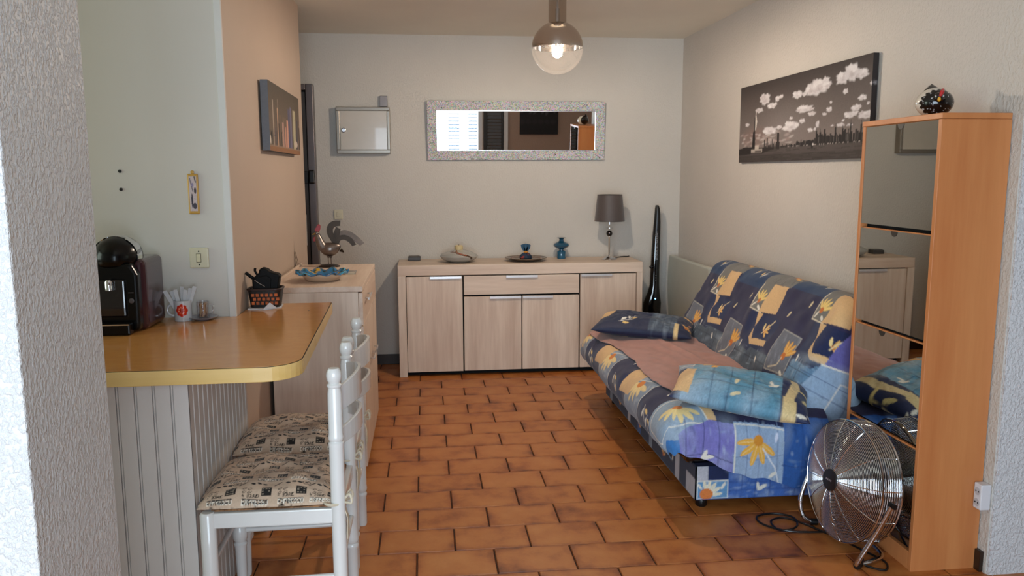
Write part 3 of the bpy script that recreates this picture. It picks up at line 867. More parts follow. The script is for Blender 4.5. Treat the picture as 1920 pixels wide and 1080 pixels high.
sofa = thing('sofa_bed', (1.5, 4.1, 0.0), 'sofa bed in a blue patchwork denim print with yellow flowers along the right wall', 'sofa')
M_sofa = painted('sofa_print_cloth', 0.85, 0.3, 300, 0.15, denim=0.16)
def roll(d, r, tm):
    """distance over a rounded edge -> (outward, drop)"""
    th = np.minimum(d / r, tm); ex = np.maximum(d - r * tm, 0)
    return r * np.sin(th) + ex * np.cos(tm), r * (1 - np.cos(th)) + ex * np.sin(tm)
def drape(A, B, a0, a1, b0, b1, r, tm_a0, tm_a1, tm_b):
    pa = np.clip(A, a0, a1); pb = np.clip(B, b0, b1)
    wa = A - pa; wb = B - pb
    d = np.maximum(np.abs(wa), np.abs(wb))
    ln = np.hypot(wa, wb) + 1e-9
    na = wa / ln; nb = wb / ln
    tm = np.where(na < 0, tm_b + (tm_a0 - tm_b) * na * na, tm_b + (tm_a1 - tm_b) * na * na)
    h, dr_ = roll(d, r, tm)
    return pa + na * h, pb + nb * h, dr_
# seat cover
SA0, SA1, SB0, SB1, SR, SZ = 1.07, 1.70, 3.225, 4.86, 0.105, 0.462
def seat_surface(s, u, lift=0.0):
    """s across (0 = front edge of the flat top), u along y"""
    A = SA0 + s; B = u
    r = SR + lift
    x, y, dz = drape(A, B, SA0, SA1, SB0, SB1, r, 2.45, 1.5, 1.62)
    z = SZ + lift - dz
    # soft cushion: slight crown, dips and creases
    z = z + 0.012 * np.sin((A - 1.0) * 4.2) + 0.010 * vnoise(A * 7, B * 5, 11) + 0.005 * vnoise(A * 22, B * 14, 12)
    x = x + 0.006 * vnoise(A * 9 + 5, B * 11, 13) * (s < 0.02)
    y = y + 0.016 * vnoise(A * 13 + B * 4, B * 5 + 3, 14) * np.clip((SB0 - B) / 0.12, 0, 1)
    z = z - 0.055 * np.clip((SB0 + 0.25 - B) / 0.5, 0, 1) ** 2 * np.clip((A - 1.05) / 0.3, 0, 1)
    return np.stack([x, y, z], -1)
ns, nu = 260, 560
sv = np.linspace(-0.29, SA1 - SA0, ns)
P_, C_ = [], []
tt = np.linspace(0, 1, 560)
SS = np.repeat(sv[:, None], nu, 1)
dn = 0.235 + 0.24 * np.clip(SS - (-0.03), 0, 0.55) + 0.012 * vnoise(SS * 14, SS * 0 + 2, 21)
UU = (SB0 - dn) + (SB1 + 0.24 - SB0 + dn) * tt[None, :]
G_ = seat_surface(SS, UU)
cc = cs.sample(UU, SS)
MB().grid(G_).build('seat_cover', M_sofa, sofa, colors=cc.reshape(-1, 3), autosmooth=False)
# backrest cover
BO = np.array([1.56, 0.0, 0.43]); BD = np.array([0.475, 0.0, 0.88]); BN = np.array([-0.88, 0.0, 0.475])
def back_surface(v, u):
    x, y, dz = drape(v, u, -0.08, 0.49, 3.30, 4.80, 0.105, 1.5, 2.5, 1.6)
    n = -dz + 0.012 * vnoise(v * 6, u * 5, 31) + 0.005 * vnoise(v * 20, u * 15, 32) + 0.012 * np.sin(v * 5.5)
    p = BO + x[..., None] * BD + n[..., None] * BN
    p[..., 1] = y + 0.008 * vnoise(v * 9, u * 12, 33) * (u < 3.3)
    p[..., 0] = np.minimum(p[..., 0], 1.962 - 0.002 * np.abs(dz))
    p[..., 2] = np.maximum(p[..., 2], 0.16)
    return p
nv_, nu2 = 240, 560
vv_ = np.linspace(-0.10, 0.76, nv_)
VV = np.repeat(vv_[:, None], nu2, 1)
hang = np.where(VV < 0.5, 0.50 - 0.30 * np.clip(VV / 0.5, 0, 1), 0.20)
U2 = (3.30 - hang) + (4.80 + 0.22 - 3.30 + hang) * tt[None, :]
G2 = back_surface(VV, U2)
MB().grid(G2).build('back_cover', M_sofa, sofa, colors=cb.sample(U2, VV).reshape(-1, 3), autosmooth=False)
# base box with its own printed panels
def printed_panel(name, origin, du, dv, lu, lv, res, canv, th, mat, parent):
    nu_ = max(2, int(lu / res)); nv2 = max(2, int(lv / res))
    U, Vv = np.meshgrid(np.linspace(0, lu, nu_), np.linspace(0, lv, nv2), indexing='ij')
    du = np.array(du, float); dv = np.array(dv, float); nrm = np.cross(du, dv)
    F = np.array(origin) + U[..., None] * du + Vv[..., None] * dv
    mb = MB().grid(F)
    return mb.build(name, mat, parent, colors=canv.sample(U, Vv).reshape(-1, 3), solid=th, autosmooth=False)
GR = '#b3b3ba'
c1 = Canvas(0, 0.82, 0, 0.155, 0.003, '#2f4f92')
c1.rect(0, .055, .07, .16, GR); c1.rect(.055, .15, .09, .16, NAVY)
c1.rect(.004, .148, .003, .085, '#5f8fb8'); outline(c1, [(.008, .006), (.145, .006), (.145, .083), (.008, .083)], .004, WHITE)
flower(c1, .055, .022, .06, PI * .3, '#d6d3c4', '#cf7a3a', 5, 1.8); c1.ell(.05, .025, .03, .025, '#d0783c')
leaf(c1, .125, .06, .018, 1.0); leaf(c1, .02, .06, .016, 2.2)
denim_patch(c1, [(.15, 0), (.40, 0), (.40, .16), (.15, .16)], '#3d62a8', '#2a4580', 3, 8)
denim_patch(c1, [(.40, 0), (.62, 0), (.62, .16), (.40, .16)], '#44609f', '#2a4580', 4, 6)
leaf(c1, .300, .045, .024, .5); leaf(c1, .282, .05, .02, 1.7)
c1.rect(.60, .82, 0, .16, GR); c1.grain(.08, 5)
c2 = Canvas(0, 1.72, 0, 0.155, 0.004, DNAVY)
c2.rect(1.60, 1.72, 0, .09, GR)
for k in range(8):
    x = 1.5 - k * .22
    c2.rect(x - .06, x, 0, .16, (GR, NAVY, '#7d8a9b', BLUE)[k % 4]); leaf(c2, x - .1, .08, .02, 1.2)
    if k % 2: flower(c2, x - .03, .04, .035, 1.4, GOLD, n=4)
M_base = painted('sofa_base_cloth', 0.85, 0.25, 300, 0.1, denim=0.12)
printed_panel('base_end', (1.14, 3.20, 0.05), (1, 0, 0), (0, 0, 1), 0.80, 0.15, 0.0045, c1, 0.006, M_base, sofa)
printed_panel('base_front', (1.14, 4.92, 0.05), (0, -1, 0), (0, 0, 1), 1.72, 0.15, 0.008, c2, 0.006, M_base, sofa)
MB().box(1.148, 1.938, 3.208, 4.92, 0.045, 0.20).build('base_box', plain('base_lining', '#23284a', 0.9), sofa)
MB().box(1.10, 1.72, 3.215, 4.86, 0.202, 0.30).build('mattress_support', M_gloss_black, sofa, bevel=0.03, seg=3)
MB().tube(smooth_path([(1.07, 3.24, .27), (1.10, 3.185, .262), (1.3, 3.17, .25), (1.62, 3.17, .24)], 6), 0.012, 8).build('frame_tube', M_gloss_black, sofa)
for x, y in ((1.19, 3.26), (1.88, 3.26), (1.19, 4.86), (1.88, 4.86)):
    MB().lathe([(0.022, 0.0), (0.026, 0.006), (0.026, 0.03), (0.020, 0.046)], (x, y, 0), 14).build('foot', M_black, sofa)

# ---- mauve throw lying on the seat
thr_s0, thr_s1 = -0.055, 0.50
ns, nu = 70, 150
sv = np.linspace(0, 1, ns); uv_ = np.linspace(0, 1, nu)
S_, U_ = np.meshgrid(sv, uv_, indexing='ij')
left = 0.035 - 0.075 * U_ ** 0.8 - 0.02 * np.sin(U_ * 9)
Sx = left + (0.52 + 0.03 * np.sin(U_ * 5) - left) * S_
Ux = 3.345 + (4.95 - 3.345) * U_ + 0.04 * (S_ - 0.3) * (1 - U_)
Pt = seat_surface(Sx, Ux, 0.007)
fold = 0.006 * np.clip(vnoise(S_ * 9 + U_ * 3, U_ * 2.2, 41), 0, 1) + 0.004 * np.exp(-((S_ - 0.45 - 0.15 * np.sin(U_ * 3)) / 0.04) ** 2) + 0.006 * np.exp(-((S_ - 0.75 + 0.25 * U_) / 0.03) ** 2)
Pt[..., 2] += fold
o = MB().grid(Pt).build('throw', plain('mauve_towelling', '#a9786a', 0.95, var=0.08, vscale=25, bmp=0.35, bscale=350, sheen=0.3), origin=(1.3, 4.1, 0.47), solid=-0.005, autosmooth=False)
tag(o, 'mauve towelling throw spread over the sofa seat under both pillows', 'throw')
lb = MB()
pts = [tuple(Pt[int(k), 0] + np.array([0, -0.002, 0.006])) for k in np.linspace(2, 30, 12)]
lb.tube(pts, 0.006, 6)
lb.build('striped_hem', painted('hem_stripes') if False else plain('pale_hem', '#d9d2cc', 0.9), o)

# ---- pillows
def pillow(name, L_, W_, T_, canv, mat, label, loc, rz, rx, ry, seed):
    n1_, n2_ = 130, 90
    u = np.linspace(-1, 1, n1_); v = np.linspace(-1, 1, n2_)
    U, Vv = np.meshgrid(u, v, indexing='ij')
    prof = np.clip((1 - np.abs(U) ** 3.2) * (1 - np.abs(Vv) ** 2.6), 0, 1) ** 0.55
    X = L_ / 2 * U * (1 - 0.05 * (1 - Vv ** 2) * np.abs(U) ** 3); Y = W_ / 2 * Vv * (1 - 0.09 * (1 - U ** 2))
    wr = 0.006 * vnoise(U * 5 + 9, Vv * 4, seed) + 0.003 * vnoise(U * 14, Vv * 10, seed + 1)
    top = np.stack([X, Y, T_ / 2 * prof * (1 + 0.12 * vnoise(U * 2 + 4, Vv * 2, seed + 2)) + wr * prof], -1)
    bot = np.stack([X, Y, -T_ / 2 * prof * 0.8], -1)
    mb = MB().grid(top).grid(bot[:, ::-1])
    Uc = U * L_ / 2; Vc = Vv * W_ / 2
    ctop = canv.sample(Uc, Vc).reshape(-1, 3); cbot = canv.sample(Uc, Vc)[:, ::-1].reshape(-1, 3)
    o = mb.build(name, mat, origin=(0, 0, 0), colors=np.concatenate([ctop, cbot]), autosmooth=False)
    me = o.data
    bm = bmesh.new(); bm.from_mesh(me); bmesh.ops.remove_doubles(bm, verts=bm.verts, dist=0.0004); bm.to_mesh(me); bm.free()
    o.location = loc; o.rotation_euler = (rx, ry, rz)
    return tag(o, label, 'pillow', 'matching patchwork pillows on the sofa')
cp = Canvas(-.34, .34, -.24, .24, 0.003, NAVY)        # near pillow
denim_patch(cp, [(-.24, -.22), (.16, -.22), (.17, .22), (-.24, .22)], '#578ba4', '#1b3454', 31, 26)
cp.rect(-.34, -.27, -.24, .24, NAVY)
cp.poly([(-.34, .10), (-.22, .05), (-.20, .24), (-.34, .24)], '#8d99a8'); outline(cp, [(-.30, .12), (-.22, .08), (-.20, .21), (-.28, .21)], .005)
cp.poly([(-.28, -.14), (-.21, -.16), (-.20, .03), (-.245, .06), (-.29, .02)], CREAM)
flower(cp, -.10, .13, .085, PI * 1.0, '#dfa13c', n=5, spread=2.4)
cp.path([(.19, .22), (.225, .05), (.20, -.08), (.20, -.2)], .04, '#d8c08c'); cp.poly([(.17, -.2), (.23, -.2), (.23, -.10), (.17, -.08)], '#d8c08c')
cp.path([(.24, .03), (.29, .03), (.30, -.05)], .014, '#dcc47e'); leaf(cp, .27, -.05, .03, 1.2, '#e2cf8a'); leaf(cp, .31, .0, .025, .7, '#e2cf8a')
leaf(cp, .13, -.02, .026, .6); leaf(cp, .12, .0, .022, 1.7); leaf(cp, -.02, -.06, .022, 1.3, '#d9c9a0'); leaf(cp, -.02, -.14, .022, .4, '#d9c9a0'); leaf(cp, -.05, .18, .022, .2, '#c9cfe0')
leaf(cp, .25, -.16, .022, .1); leaf(cp, .29, -.15, .02, 2.6)
cp.grain(.1, 8)
cq = Canvas(-.34, .34, -.24, .24, 0.003, '#14203f')    # far pillow
cq.poly([(-.34, -.02), (-.22, -.04), (-.19, .10), (-.30, .14)], CREAM)
denim_patch(cq, [(.04, -.18), (.20, -.18), (.20, .10), (.04, .12)], '#3d4b5c', '#1a2438', 13, 6)
cq.poly([(-.26, .14), (.16, .12), (.16, .24), (-.26, .24)], '#35404e'); flower(cq, -.12, .19, .04, 2.0, '#b8924a', n=4)
sprig(cq, -.14, -.13, .035, .2); sprig(cq, -.08, -.11, .03, 1.2); flower(cq, .26, -.11, .05, PI * .3, GOLD, n=4); cq.poly([(.19, -.2), (.215, -.2), (.215, -.08), (.19, -.08)], '#d8c08c')
cq.ell(.0, .15, .012, .012, GOLD); leaf(cq, .28, -.02, .02, 1.2, '#c98a6a'); cq.path([(.2, .15), (.28, .08)], .016, CREAM)
cq.grain(.1, 9)
M_pil = painted('pillow_print_cloth', 0.6, 0.2, 300, 0.1, denim=0.14)
pillow('pillow', 0.59, 0.38, 0.145, cq, M_pil, 'dark navy patchwork pillow at the far end of the sofa seat', (1.315, 4.66, 0.535), R(-24), R(4), R(2), 51)
pillow('pillow', 0.575, 0.35, 0.16, cp, M_pil, 'light blue patchwork pillow with a cream patch at the near end of the sofa', (1.345, 3.245, 0.508), R(-24), R(9), R(7), 61)
# ================================================================== two white ladder-back chairs and their seat cushions
M_chair = plain('white_chair_lacquer', '#d5d3cf', 0.22, var=0.02, coat=0.3)
M_rush = wood('rush_seat', '#5f3a20', '#b9855a', 'y', 60, 0.8, 8)
def chair(loc, label, cat='chair', group=None):
    c = thing('dining_chair', loc, label, cat, group)
    post = [(0.017, 0.0), (0.0195, 0.01), (0.0195, 0.125), (0.0225, 0.132), (0.0225, 0.140), (0.018, 0.146), (0.0225, 0.153), (0.0235, 0.162), (0.0225, 0.170), (0.0215, 0.178),
            (0.0225, 0.30), (0.0225, 0.635), (0.0235, 0.641), (0.0235, 0.648), (0.0185, 0.653), (0.0235, 0.659), (0.0235, 0.668), (0.0215, 0.675), (0.0215, 0.80), (0.0195, 0.812),
            (0.0185, 0.818), (0.0225, 0.823), (0.0225, 0.828), (0.0165, 0.833), (0.0215, 0.842), (0.0235, 0.856), (0.0215, 0.868), (0.0155, 0.878), (0.0, 0.879)]
    leg = [(0.015, 0.0), (0.017, 0.012), (0.020, 0.15), (0.024, 0.165), (0.018, 0.172), (0.024, 0.182), (0.0265, 0.20), (0.0235, 0.222), (0.018, 0.232), (0.0245, 0.240), (0.0245, 0.248), (0.0235, 0.26), (0.0235, 0.438), (0.018, 0.445)]
    X0, X1, Y0, Y1 = -0.192, 0.196, -0.19, 0.19
    g = Vector(loc)
    for y in (Y0, Y1):
        MB().lathe(post, (g.x + X1, g.y + y, g.z), 20).build('back_post', M_chair, c)
        MB().lathe(leg, (g.x + X0, g.y + y, g.z), 20).build('leg', M_chair, c)
        MB().box(g.x + X0, g.x + X1, g.y + y - 0.011, g.y + y + 0.011, 0.394, 0.442).build('seat_rail', M_chair, c, bevel=0.004)
        MB().tube([(g.x + X0, g.y + y, 0.213), (g.x + X1, g.y + y, 0.218)], 0.0095, 10).build('stretcher', M_chair, c)
    for x, z in ((X0, 0.27), (X1, 0.25)):
        MB().tube([(g.x + x, g.y + Y0, z), (g.x + x, g.y + Y1, z)], 0.0095, 10).build('stretcher', M_chair, c)
    for x in (X0, X1):
        MB().box(g.x + x - 0.011, g.x + x + 0.011, g.y + Y0, g.y + Y1, 0.394, 0.442).build('seat_rail', M_chair, c, bevel=0.004)
    rush = MB()
    for k in range(30):
        y = g.y - 0.178 + 0.356 * k / 29
        rush.tube([(g.x + X0 + 0.008, y, 0.441), (g.x, y, 0.436), (g.x + X1 - 0.01, y, 0.441)], 0.0062, 6)
    o = rush.build('rush_seat', M_rush, c); o['kind'] = 'stuff'
    # curved slats of the back
    for (z0, z1, crown) in ((0.735, 0.805, 0.032), (0.628, 0.676, 0.026)):
        lo, hi = [], []
        for k in range(17):
            t = -1 + 2 * k / 16
            bx = g.x + X1 + 0.064 * (1 - t * t)
            lo.append((bx, g.y + t * 0.185, z0 + 0.012 * (1 - t * t)))
            hi.append((bx, g.y + t * 0.185, z1 + crown * (1 - t * t)))
        MB().strip(lo, hi, 0.010, (-1, 0, 0)).build('back_slat', M_chair, c, bevel=0.002, smooth_all=False)
    return c
ch1 = chair((-0.475, 2.572, 0.0), 'white ladder-back chair nearest the camera at the breakfast bar')
ch2 = copy_tree(ch1); ch2.location = (-0.478, 3.040, 0.0)
tag(ch1, group='white chairs at the breakfast bar')
tag(ch2, 'farther white ladder-back chair at the bar, beside the oak chest', 'chair', 'white chairs at the breakfast bar')

ck = Canvas(-.215, .215, -.215, .215, 0.0019, '#bfa68f')
rg = random.Random(5)
for j in range(-4, 5):
    for i in range(-3, 4):
        X = i * 0.104 + (0.035 if j % 2 else 0.0) + rg.uniform(-.004, .004); Y = j * 0.084 + rg.uniform(-.004, .004)
        cx, cy = X, Y
        ck.rect(cx - .016, cx + .016, cy - .013, cy + .013, '#15110f')
        for k in range(3):
            for q in range(3):
                if rg.random() < .75: ck.rect(cx - .013 + q * .009, cx - .013 + q * .009 + rg.uniform(.003, .007), cy - .010 + k * .0075, cy - .010 + k * .0075 + .0026, '#b9a893')
        ck.text('GRADE 4', cx - .022, cy - .010, .0085, '#120d0b', PI, 1.3)
        ck.text('EXPRESSO', cx - .070, cy - .036, .0115, '#3a3430', .0, 2.1)
        ck.text('EXPRESSO', cx - .070, cy - .036, .0115, '#efe6d6', .0, .95)
        for k in range(4):
            ck.ell(cx + .040 + .016 * (k % 2), cy + .006 - .012 * (k // 2), .007, .0035, '#2b2019', 1, .5)
            ck.ell(cx + .040 + .016 * (k % 2), cy + .006 - .012 * (k // 2), .005, .0018, '#bfa68f', 1, .5)
        for k in range(3): ck.ell(cx - .045 + .018 * k, cy + .033 + .003 * (k % 2), .0078, .0042, '#120d0b', 1, -.3)
        ck.line((cx + .022, cy + .022), (cx + .040, cy + .040), .004, '#1a1310')
        if (i + j) % 2:
            ck.ell(cx + .012, cy + .034, .013, .0095, '#2b221c'); ck.ell(cx + .012, cy + .034, .0105, .0072, '#bfa68f'); ck.ell(cx + .012, cy + .034, .006, .0035, '#1d1613', 1, .4)
ck.grain(.05, 2)
M_cush = painted('coffee_print_cloth', 0.8, 0.25, 400, 0.1)
def cushion(loc, label):
    def surf(n, top):
        u = np.linspace(-1, 1, n)
        U, Vv = np.meshgrid(u, u, indexing='ij')
        prof = np.clip((1 - np.abs(U) ** 4) * (1 - np.abs(Vv) ** 4), 0, 1) ** 0.5
        cr = 1 - 0.055 * (np.abs(U) * np.abs(Vv)) ** 3          # rounded corners
        X = 0.212 * U * (1 - 0.04 * (1 - Vv ** 2)) * cr; Y = 0.206 * Vv * (1 - 0.04 * (1 - U ** 2)) * cr
        w = 0.010 * vnoise(U * 2.4 + 7, Vv * 2.1 + 3, 71) + 0.006 * vnoise(U * 5, Vv * 5, 72) - 0.012 * np.exp(-((U - 0.1) ** 2 + (Vv + 0.05) ** 2) / 0.05)
        sag = -0.012 * np.clip(np.maximum(np.abs(U), np.abs(Vv)) - .8, 0, 1) / .2
        z = (0.038 * prof + w * prof if top else -0.009 * prof) + sag + 0.014
        return np.stack([X, Y, z], -1), ck.sample(U * .21, Vv * .21)
    gt, ct = surf(330, True); gb_, cb_ = surf(60, False)
    mb = MB().grid(gt).grid(gb_[:, ::-1])
    o = mb.build('seat_cushion', M_cush, colors=np.concatenate([ct.reshape(-1, 3), cb_[:, ::-1].reshape(-1, 3)]), origin=(0, 0, 0), autosmooth=False)
    o.location = loc
    tag(o, label, 'cushion', 'coffee-print cushions on the chairs')
    for s in (-1, 1):
        tie = MB()
        bx, by, bz = 0.205, s * 0.19, 0.006
        ring = [(bx + 0.0 + 0.027 * math.cos(a), by + 0.027 * math.sin(a), bz) for a in [2 * PI * k / 18 for k in range(19)]]
        tie.tube(ring, 0.0045, 6)
        tie.tube(smooth_path([(bx + .026, by, bz), (bx + .050, by - .020, bz + .030), (bx + .056, by - .028, bz + .006), (bx + .027, by, bz)], 5), 0.004, 6)
        tie.tube(smooth_path([(bx + .026, by, bz), (bx + .048, by + .024, bz + .026), (bx + .054, by + .03, bz + .002), (bx + .027, by, bz)], 5), 0.004, 6)
        l = [(bx + .027, by - .006, bz), (bx + .040, by - .012, bz - .05), (bx + .038, by - .014, bz - .115)]
        r_ = [(bx + .027, by + .007, bz), (bx + .042, by + .010, bz - .05), (bx + .042, by + .012, bz - .10)]
        tie.strip(l, r_, 0.002, (1, 0, 0))
        tie.build('tie', plain('cream_ribbon', '#c9bda6', 0.85), o, origin=(0, 0, 0))
    return o
cu1 = cushion((-0.498, 2.575, 0.452), 'coffee-print seat cushion on the nearer white chair')
cu2 = copy_tree(cu1); cu2.location = (-0.500, 3.046, 0.452)
cu2['label'] = 'coffee-print seat cushion on the farther white chair'

# ================================================================== chrome floor fan
fan = thing('floor_fan', (1.63, 2.82, 0.0), 'round chrome floor fan in front of the mirrored shoe cabinet', 'fan')
FC = Vector((1.622, 2.815, 0.268))
az = Vector((-0.985, -0.10, 0.12)).normalized()
ex_ = Vector((0, 0, 1)).cross(az).normalized(); ey_ = az.cross(ex_)
def FP(r, a, h): return FC + ex_ * (r * math.cos(a)) + ey_ * (r * math.sin(a)) + az * h
RG = 0.232
def hfront(r): return 0.03 + 0.055 * (1 - (r / RG) ** 2.6)
def hback(r): return -0.045 - 0.03 * (1 - (r / RG) ** 2.6)
gf = MB()
for k in range(36):
    r = 0.043 + (RG - 0.043) * k / 35
    gf.tube([FP(r, 2 * PI * i / 56, hfront(r)) for i in range(56)], 0.0019, 4, closed=True)
for k in range(8):
    gf.tube([FP(RG, 2 * PI * i / 56, 0.03 - 0.0095 * (k + 1)) for i in range(56)], 0.0019, 4, closed=True)
o = gf.build('front_grille', M_chrome, fan, autosmooth=False); o['kind'] = 'stuff'
gb = MB()
for k in range(24):
    r = 0.06 + (RG - 0.06) * k / 23
    gb.tube([FP(r, 2 * PI * i / 48, hback(r)) for i in range(48)], 0.0019, 4, closed=True)
o = gb.build('rear_grille', M_chrome, fan, autosmooth=False); o['kind'] = 'stuff'
for k in range(12):
    a = 2 * PI * (k + .35) / 12
    pts = [FP(0.038 + (RG - 0.038) * t / 8, a, hfront(0.038 + (RG - 0.038) * t / 8) + 0.002) for t in range(9)] + [FP(RG + 0.001, a, 0.02), FP(RG + 0.001, a, -0.045)]
    MB().tube(pts, 0.0018, 5).build('grille_spoke', M_chrome, fan)
rim = MB()
rim.tube([FP(RG + 0.002, 2 * PI * i / 64, -0.046) for i in range(64)], 0.005, 6, closed=True)
rim.tube([FP(RG + 0.002, 2 * PI * i / 64, 0.031) for i in range(64)], 0.003, 6, closed=True)
rim.build('rim', M_chrome, fan)
MF = Matrix((ex_, ey_, az)).transposed().to_4x4()
MB().lathe([(0.0, -0.004), (0.040, -0.004), (0.043, 0.002), (0.041, 0.007), (0.0, 0.009)], FC + az * hfront(0.04), 28, MF, cap=False).build('badge', M_black, fan)
bdg = MB()
for k in range(4): bdg.box(-0.018 + k * 0.0095, -0.018 + k * 0.0095 + 0.006, -0.003, 0.004, 0.0087, 0.0095, Matrix.Translation(FC + az * hfront(0.04)) @ MF)
bdg.build('badge_mark', M_alu, fan)
MB().lathe([(0.0, -0.03), (0.045, -0.03), (0.05, 0.0), (0.04, 0.03), (0.0, 0.035)], FC, 24, MF, cap=False).build('hub', M_black, fan)
MB().lathe([(0.0, -0.100), (0.05, -0.100), (0.062, -0.088), (0.062, -0.05), (0.05, -0.03), (0.0, -0.03)], FC, 24, MF, cap=False).build('motor_housing', M_black, fan)
M_blade = plain('aluminium_blade', '#55555a', 0.35, 0.9, var=0.03)
for k in range(4):
    a0 = 2 * PI * k / 4 + 0.5
    rows = []
    for i in range(9):
        r = 0.045 + 0.165 * i / 8
        wdt = 0.75 + 0.35 * math.sin(PI * (0.15 + 0.8 * i / 8))
        rows.append([FP(r, a0 + wdt * (j / 8 - 0.5) + 0.25 * i / 8, 0.022 * (j / 8 - 0.5) * 2) for j in range(9)])
    P3 = np.array([[list(p) for p in row] for row in rows])
    MB().grid(P3).build('blade', M_blade, fan, solid=0.002)
# tube stand: pivots at both sides, feet in front, run along the floor
sx = FC + ex_ * (RG + 0.012); s2 = FC - ex_ * (RG + 0.012)
near_p, far_p = (sx, s2) if sx.y < s2.y else (s2, sx)
stand = smooth_path([near_p, (1.612, 2.606, 0.145), (1.566, 2.630, 0.030), (1.575, 2.640, 0.014), (1.64, 2.66, 0.013), (1.70, 2.70, 0.013), (1.712, 2.80, 0.013), (1.71, 2.92, 0.013),
                     (1.66, 2.985, 0.013), (1.585, 3.010, 0.014), (1.545, 3.020, 0.035), (1.535, 3.035, 0.10), (1.565, 3.045, 0.19), (1.60, far_p.y, 0.255), far_p], 6)
MB().tube(stand, 0.0095, 10).build('tube_stand', M_chrome, fan)
for p in (near_p, far_p):
    dlt = (Vector(p) - FC).normalized()
    MB().tube([FC + dlt * (RG - 0.004), Vector(p) + dlt * 0.018], 0.010, 12).build('pivot_knob', M_black, fan)
MB().tube([(1.560, 2.628, 0.014), (1.585, 2.648, 0.0135)], 0.0135, 12).build('rubber_foot', M_black, fan)
MB().tube([(1.60, 3.008, 0.0135), (1.572, 3.013, 0.0135)], 0.0135, 12).build('rubber_foot', M_black, fan)
cord = smooth_path([(1.70, 2.87, 0.10), (1.72, 2.90, 0.03), (1.66, 2.93, 0.0075), (1.55, 2.93, 0.0075), (1.44, 2.955, 0.0075), (1.37, 3.03, 0.0075), (1.38, 3.10, 0.0075), (1.46, 3.12, 0.0075),
                    (1.52, 3.07, 0.012), (1.50, 2.98, 0.018), (1.45, 2.94, 0.0185), (1.41, 2.97, 0.009), (1.42, 3.05, 0.009), (1.50, 3.06, 0.0095), (1.60, 2.90, 0.0075), (1.66, 2.75, 0.0075), (1.69, 2.66, 0.0075), (1.655, 2.60, 0.0075), (1.60, 2.645, 0.0075), (1.62, 2.69, 0.0075)], 8)
MB().tube(cord, 0.0042, 8).build('cord', M_black, fan)

# ================================================================== globe pendant lamp
PC = Vector((0.719, 4.35, 2.114)); PR = 0.137
pen = thing('pendant_lamp', (0.719, 4.35, H), 'globe pendant lamp with a smoked mirror top and a lit bulb below the ceiling', 'lamp')
top = [(PR * math.sin(a), PC.z + PR * math.cos(a)) for a in [R(20) + (R(90) - R(20)) * k / 20 for k in range(21)]]
m, nt, b = nodes('smoked_mirror_glass')
nv = noise(nt, objco(nt), 3.0, 2); rv = ramp(nt, nv.outputs['Fac'], [(0.3, (0.58, 0.52, 0.47, 1)), (0.7, (0.62, 0.56, 0.51, 1))]); L(nt, rv.outputs['Color'], b.inputs['Base Color'])
b.inputs['Metallic'].default_value = 1.0; b.inputs['Roughness'].default_value = 0.06
M_smoke = m
inner = [(r * 0.985, PC.z + (z - PC.z) * 0.985) for r, z in top]
MB().lathe(top, (PC.x, PC.y, 0), 48, cap=False).lathe(inner[::-1], (PC.x, PC.y, 0), 48, cap=False).build('mirror_top', M_smoke, pen)
MB().tube([(PC.x + PR * math.cos(2 * PI * k / 48), PC.y + PR * math.sin(2 * PI * k / 48), PC.z - 0.001) for k in range(48)], 0.002, 6, closed=True).build('rim', M_chrome, pen)
bot = [(PR * math.sin(a), PC.z + PR * math.cos(a)) for a in [R(90.5) + R(89.4) * k / 20 for k in range(21)]]
M_clear = thin_glass('clear_globe_glass', (0.97, 0.93, 0.90), 0.10, frost=0.0035)
MB().lathe(bot, (PC.x, PC.y, 0), 48, cap=False).build('glass_bowl', M_clear, pen)
MB().ellipsoid((PC.x, PC.y, PC.z - 0.022), (0.027, 0.027, 0.030), 20, 12).build('bulb', emit('bulb_glow', (1.0, 0.87, 0.72), BULB_W / (PI * 4 * PI * 0.028 ** 2)), pen)
MB().lathe([(0.014, PC.z + 0.008), (0.018, PC.z + 0.02), (0.018, PC.z + 0.10), (0.012, PC.z + 0.13), (0.012, PC.z + 0.20)], (PC.x, PC.y, 0), 20).build('socket', M_chrome, pen)
MB().lathe([(0.047, PC.z + 0.129), (0.047, PC.z + 0.27)], (PC.x, PC.y, 0), 32, cap=False).build('glass_collar', thin_glass('smoked_collar', (0.72, 0.67, 0.62), 0.25), pen)
MB().lathe([(0.049, PC.z + 0.27), (0.049, PC.z + 0.275), (0.01, PC.z + 0.28)], (PC.x, PC.y, 0), 32).build('collar_cap', M_chrome, pen)
MB().tube([(PC.x, PC.y, PC.z + 0.2), (PC.x, PC.y, H - 0.02)], 0.004, 8).build('cord', M_chrome, pen)
MB().lathe([(0.05, H - 0.025), (0.055, H - 0.02), (0.055, H)], (PC.x, PC.y, 0), 28).build('ceiling_rose', M_chrome, pen)
# ================================================================== things on the walls
# --- framed wall mirror
mi = thing('wall_mirror', (0.70, 6.12, 1.557), 'long wall mirror with a glittering silver frame above the sideboard', 'mirror')
m, nt, b = nodes('glitter_frame')
v = objco(nt)
vo = N(nt, 'ShaderNodeTexVoronoi'); vo.inputs['Scale'].default_value = 150.0; L(nt, v, vo.inputs['Vector'])
hs = N(nt, 'ShaderNodeHueSaturation'); hs.inputs['Saturation'].default_value = 0.42; hs.inputs['Value'].default_value = 1.3
L(nt, vo.outputs['Color'], hs.inputs['Color'])
mx = N(nt, 'ShaderNodeMix', data_type='RGBA'); mx.inputs[0].default_value = 0.12; L(nt, hs.outputs['Color'], mx.inputs[6]); mx.inputs[7].default_value = (0.85, 0.86, 0.86, 1)
L(nt, mx.outputs[2], b.inputs['Base Color']); b.inputs['Metallic'].default_value = 0.15; b.inputs['Roughness'].default_value = 0.3
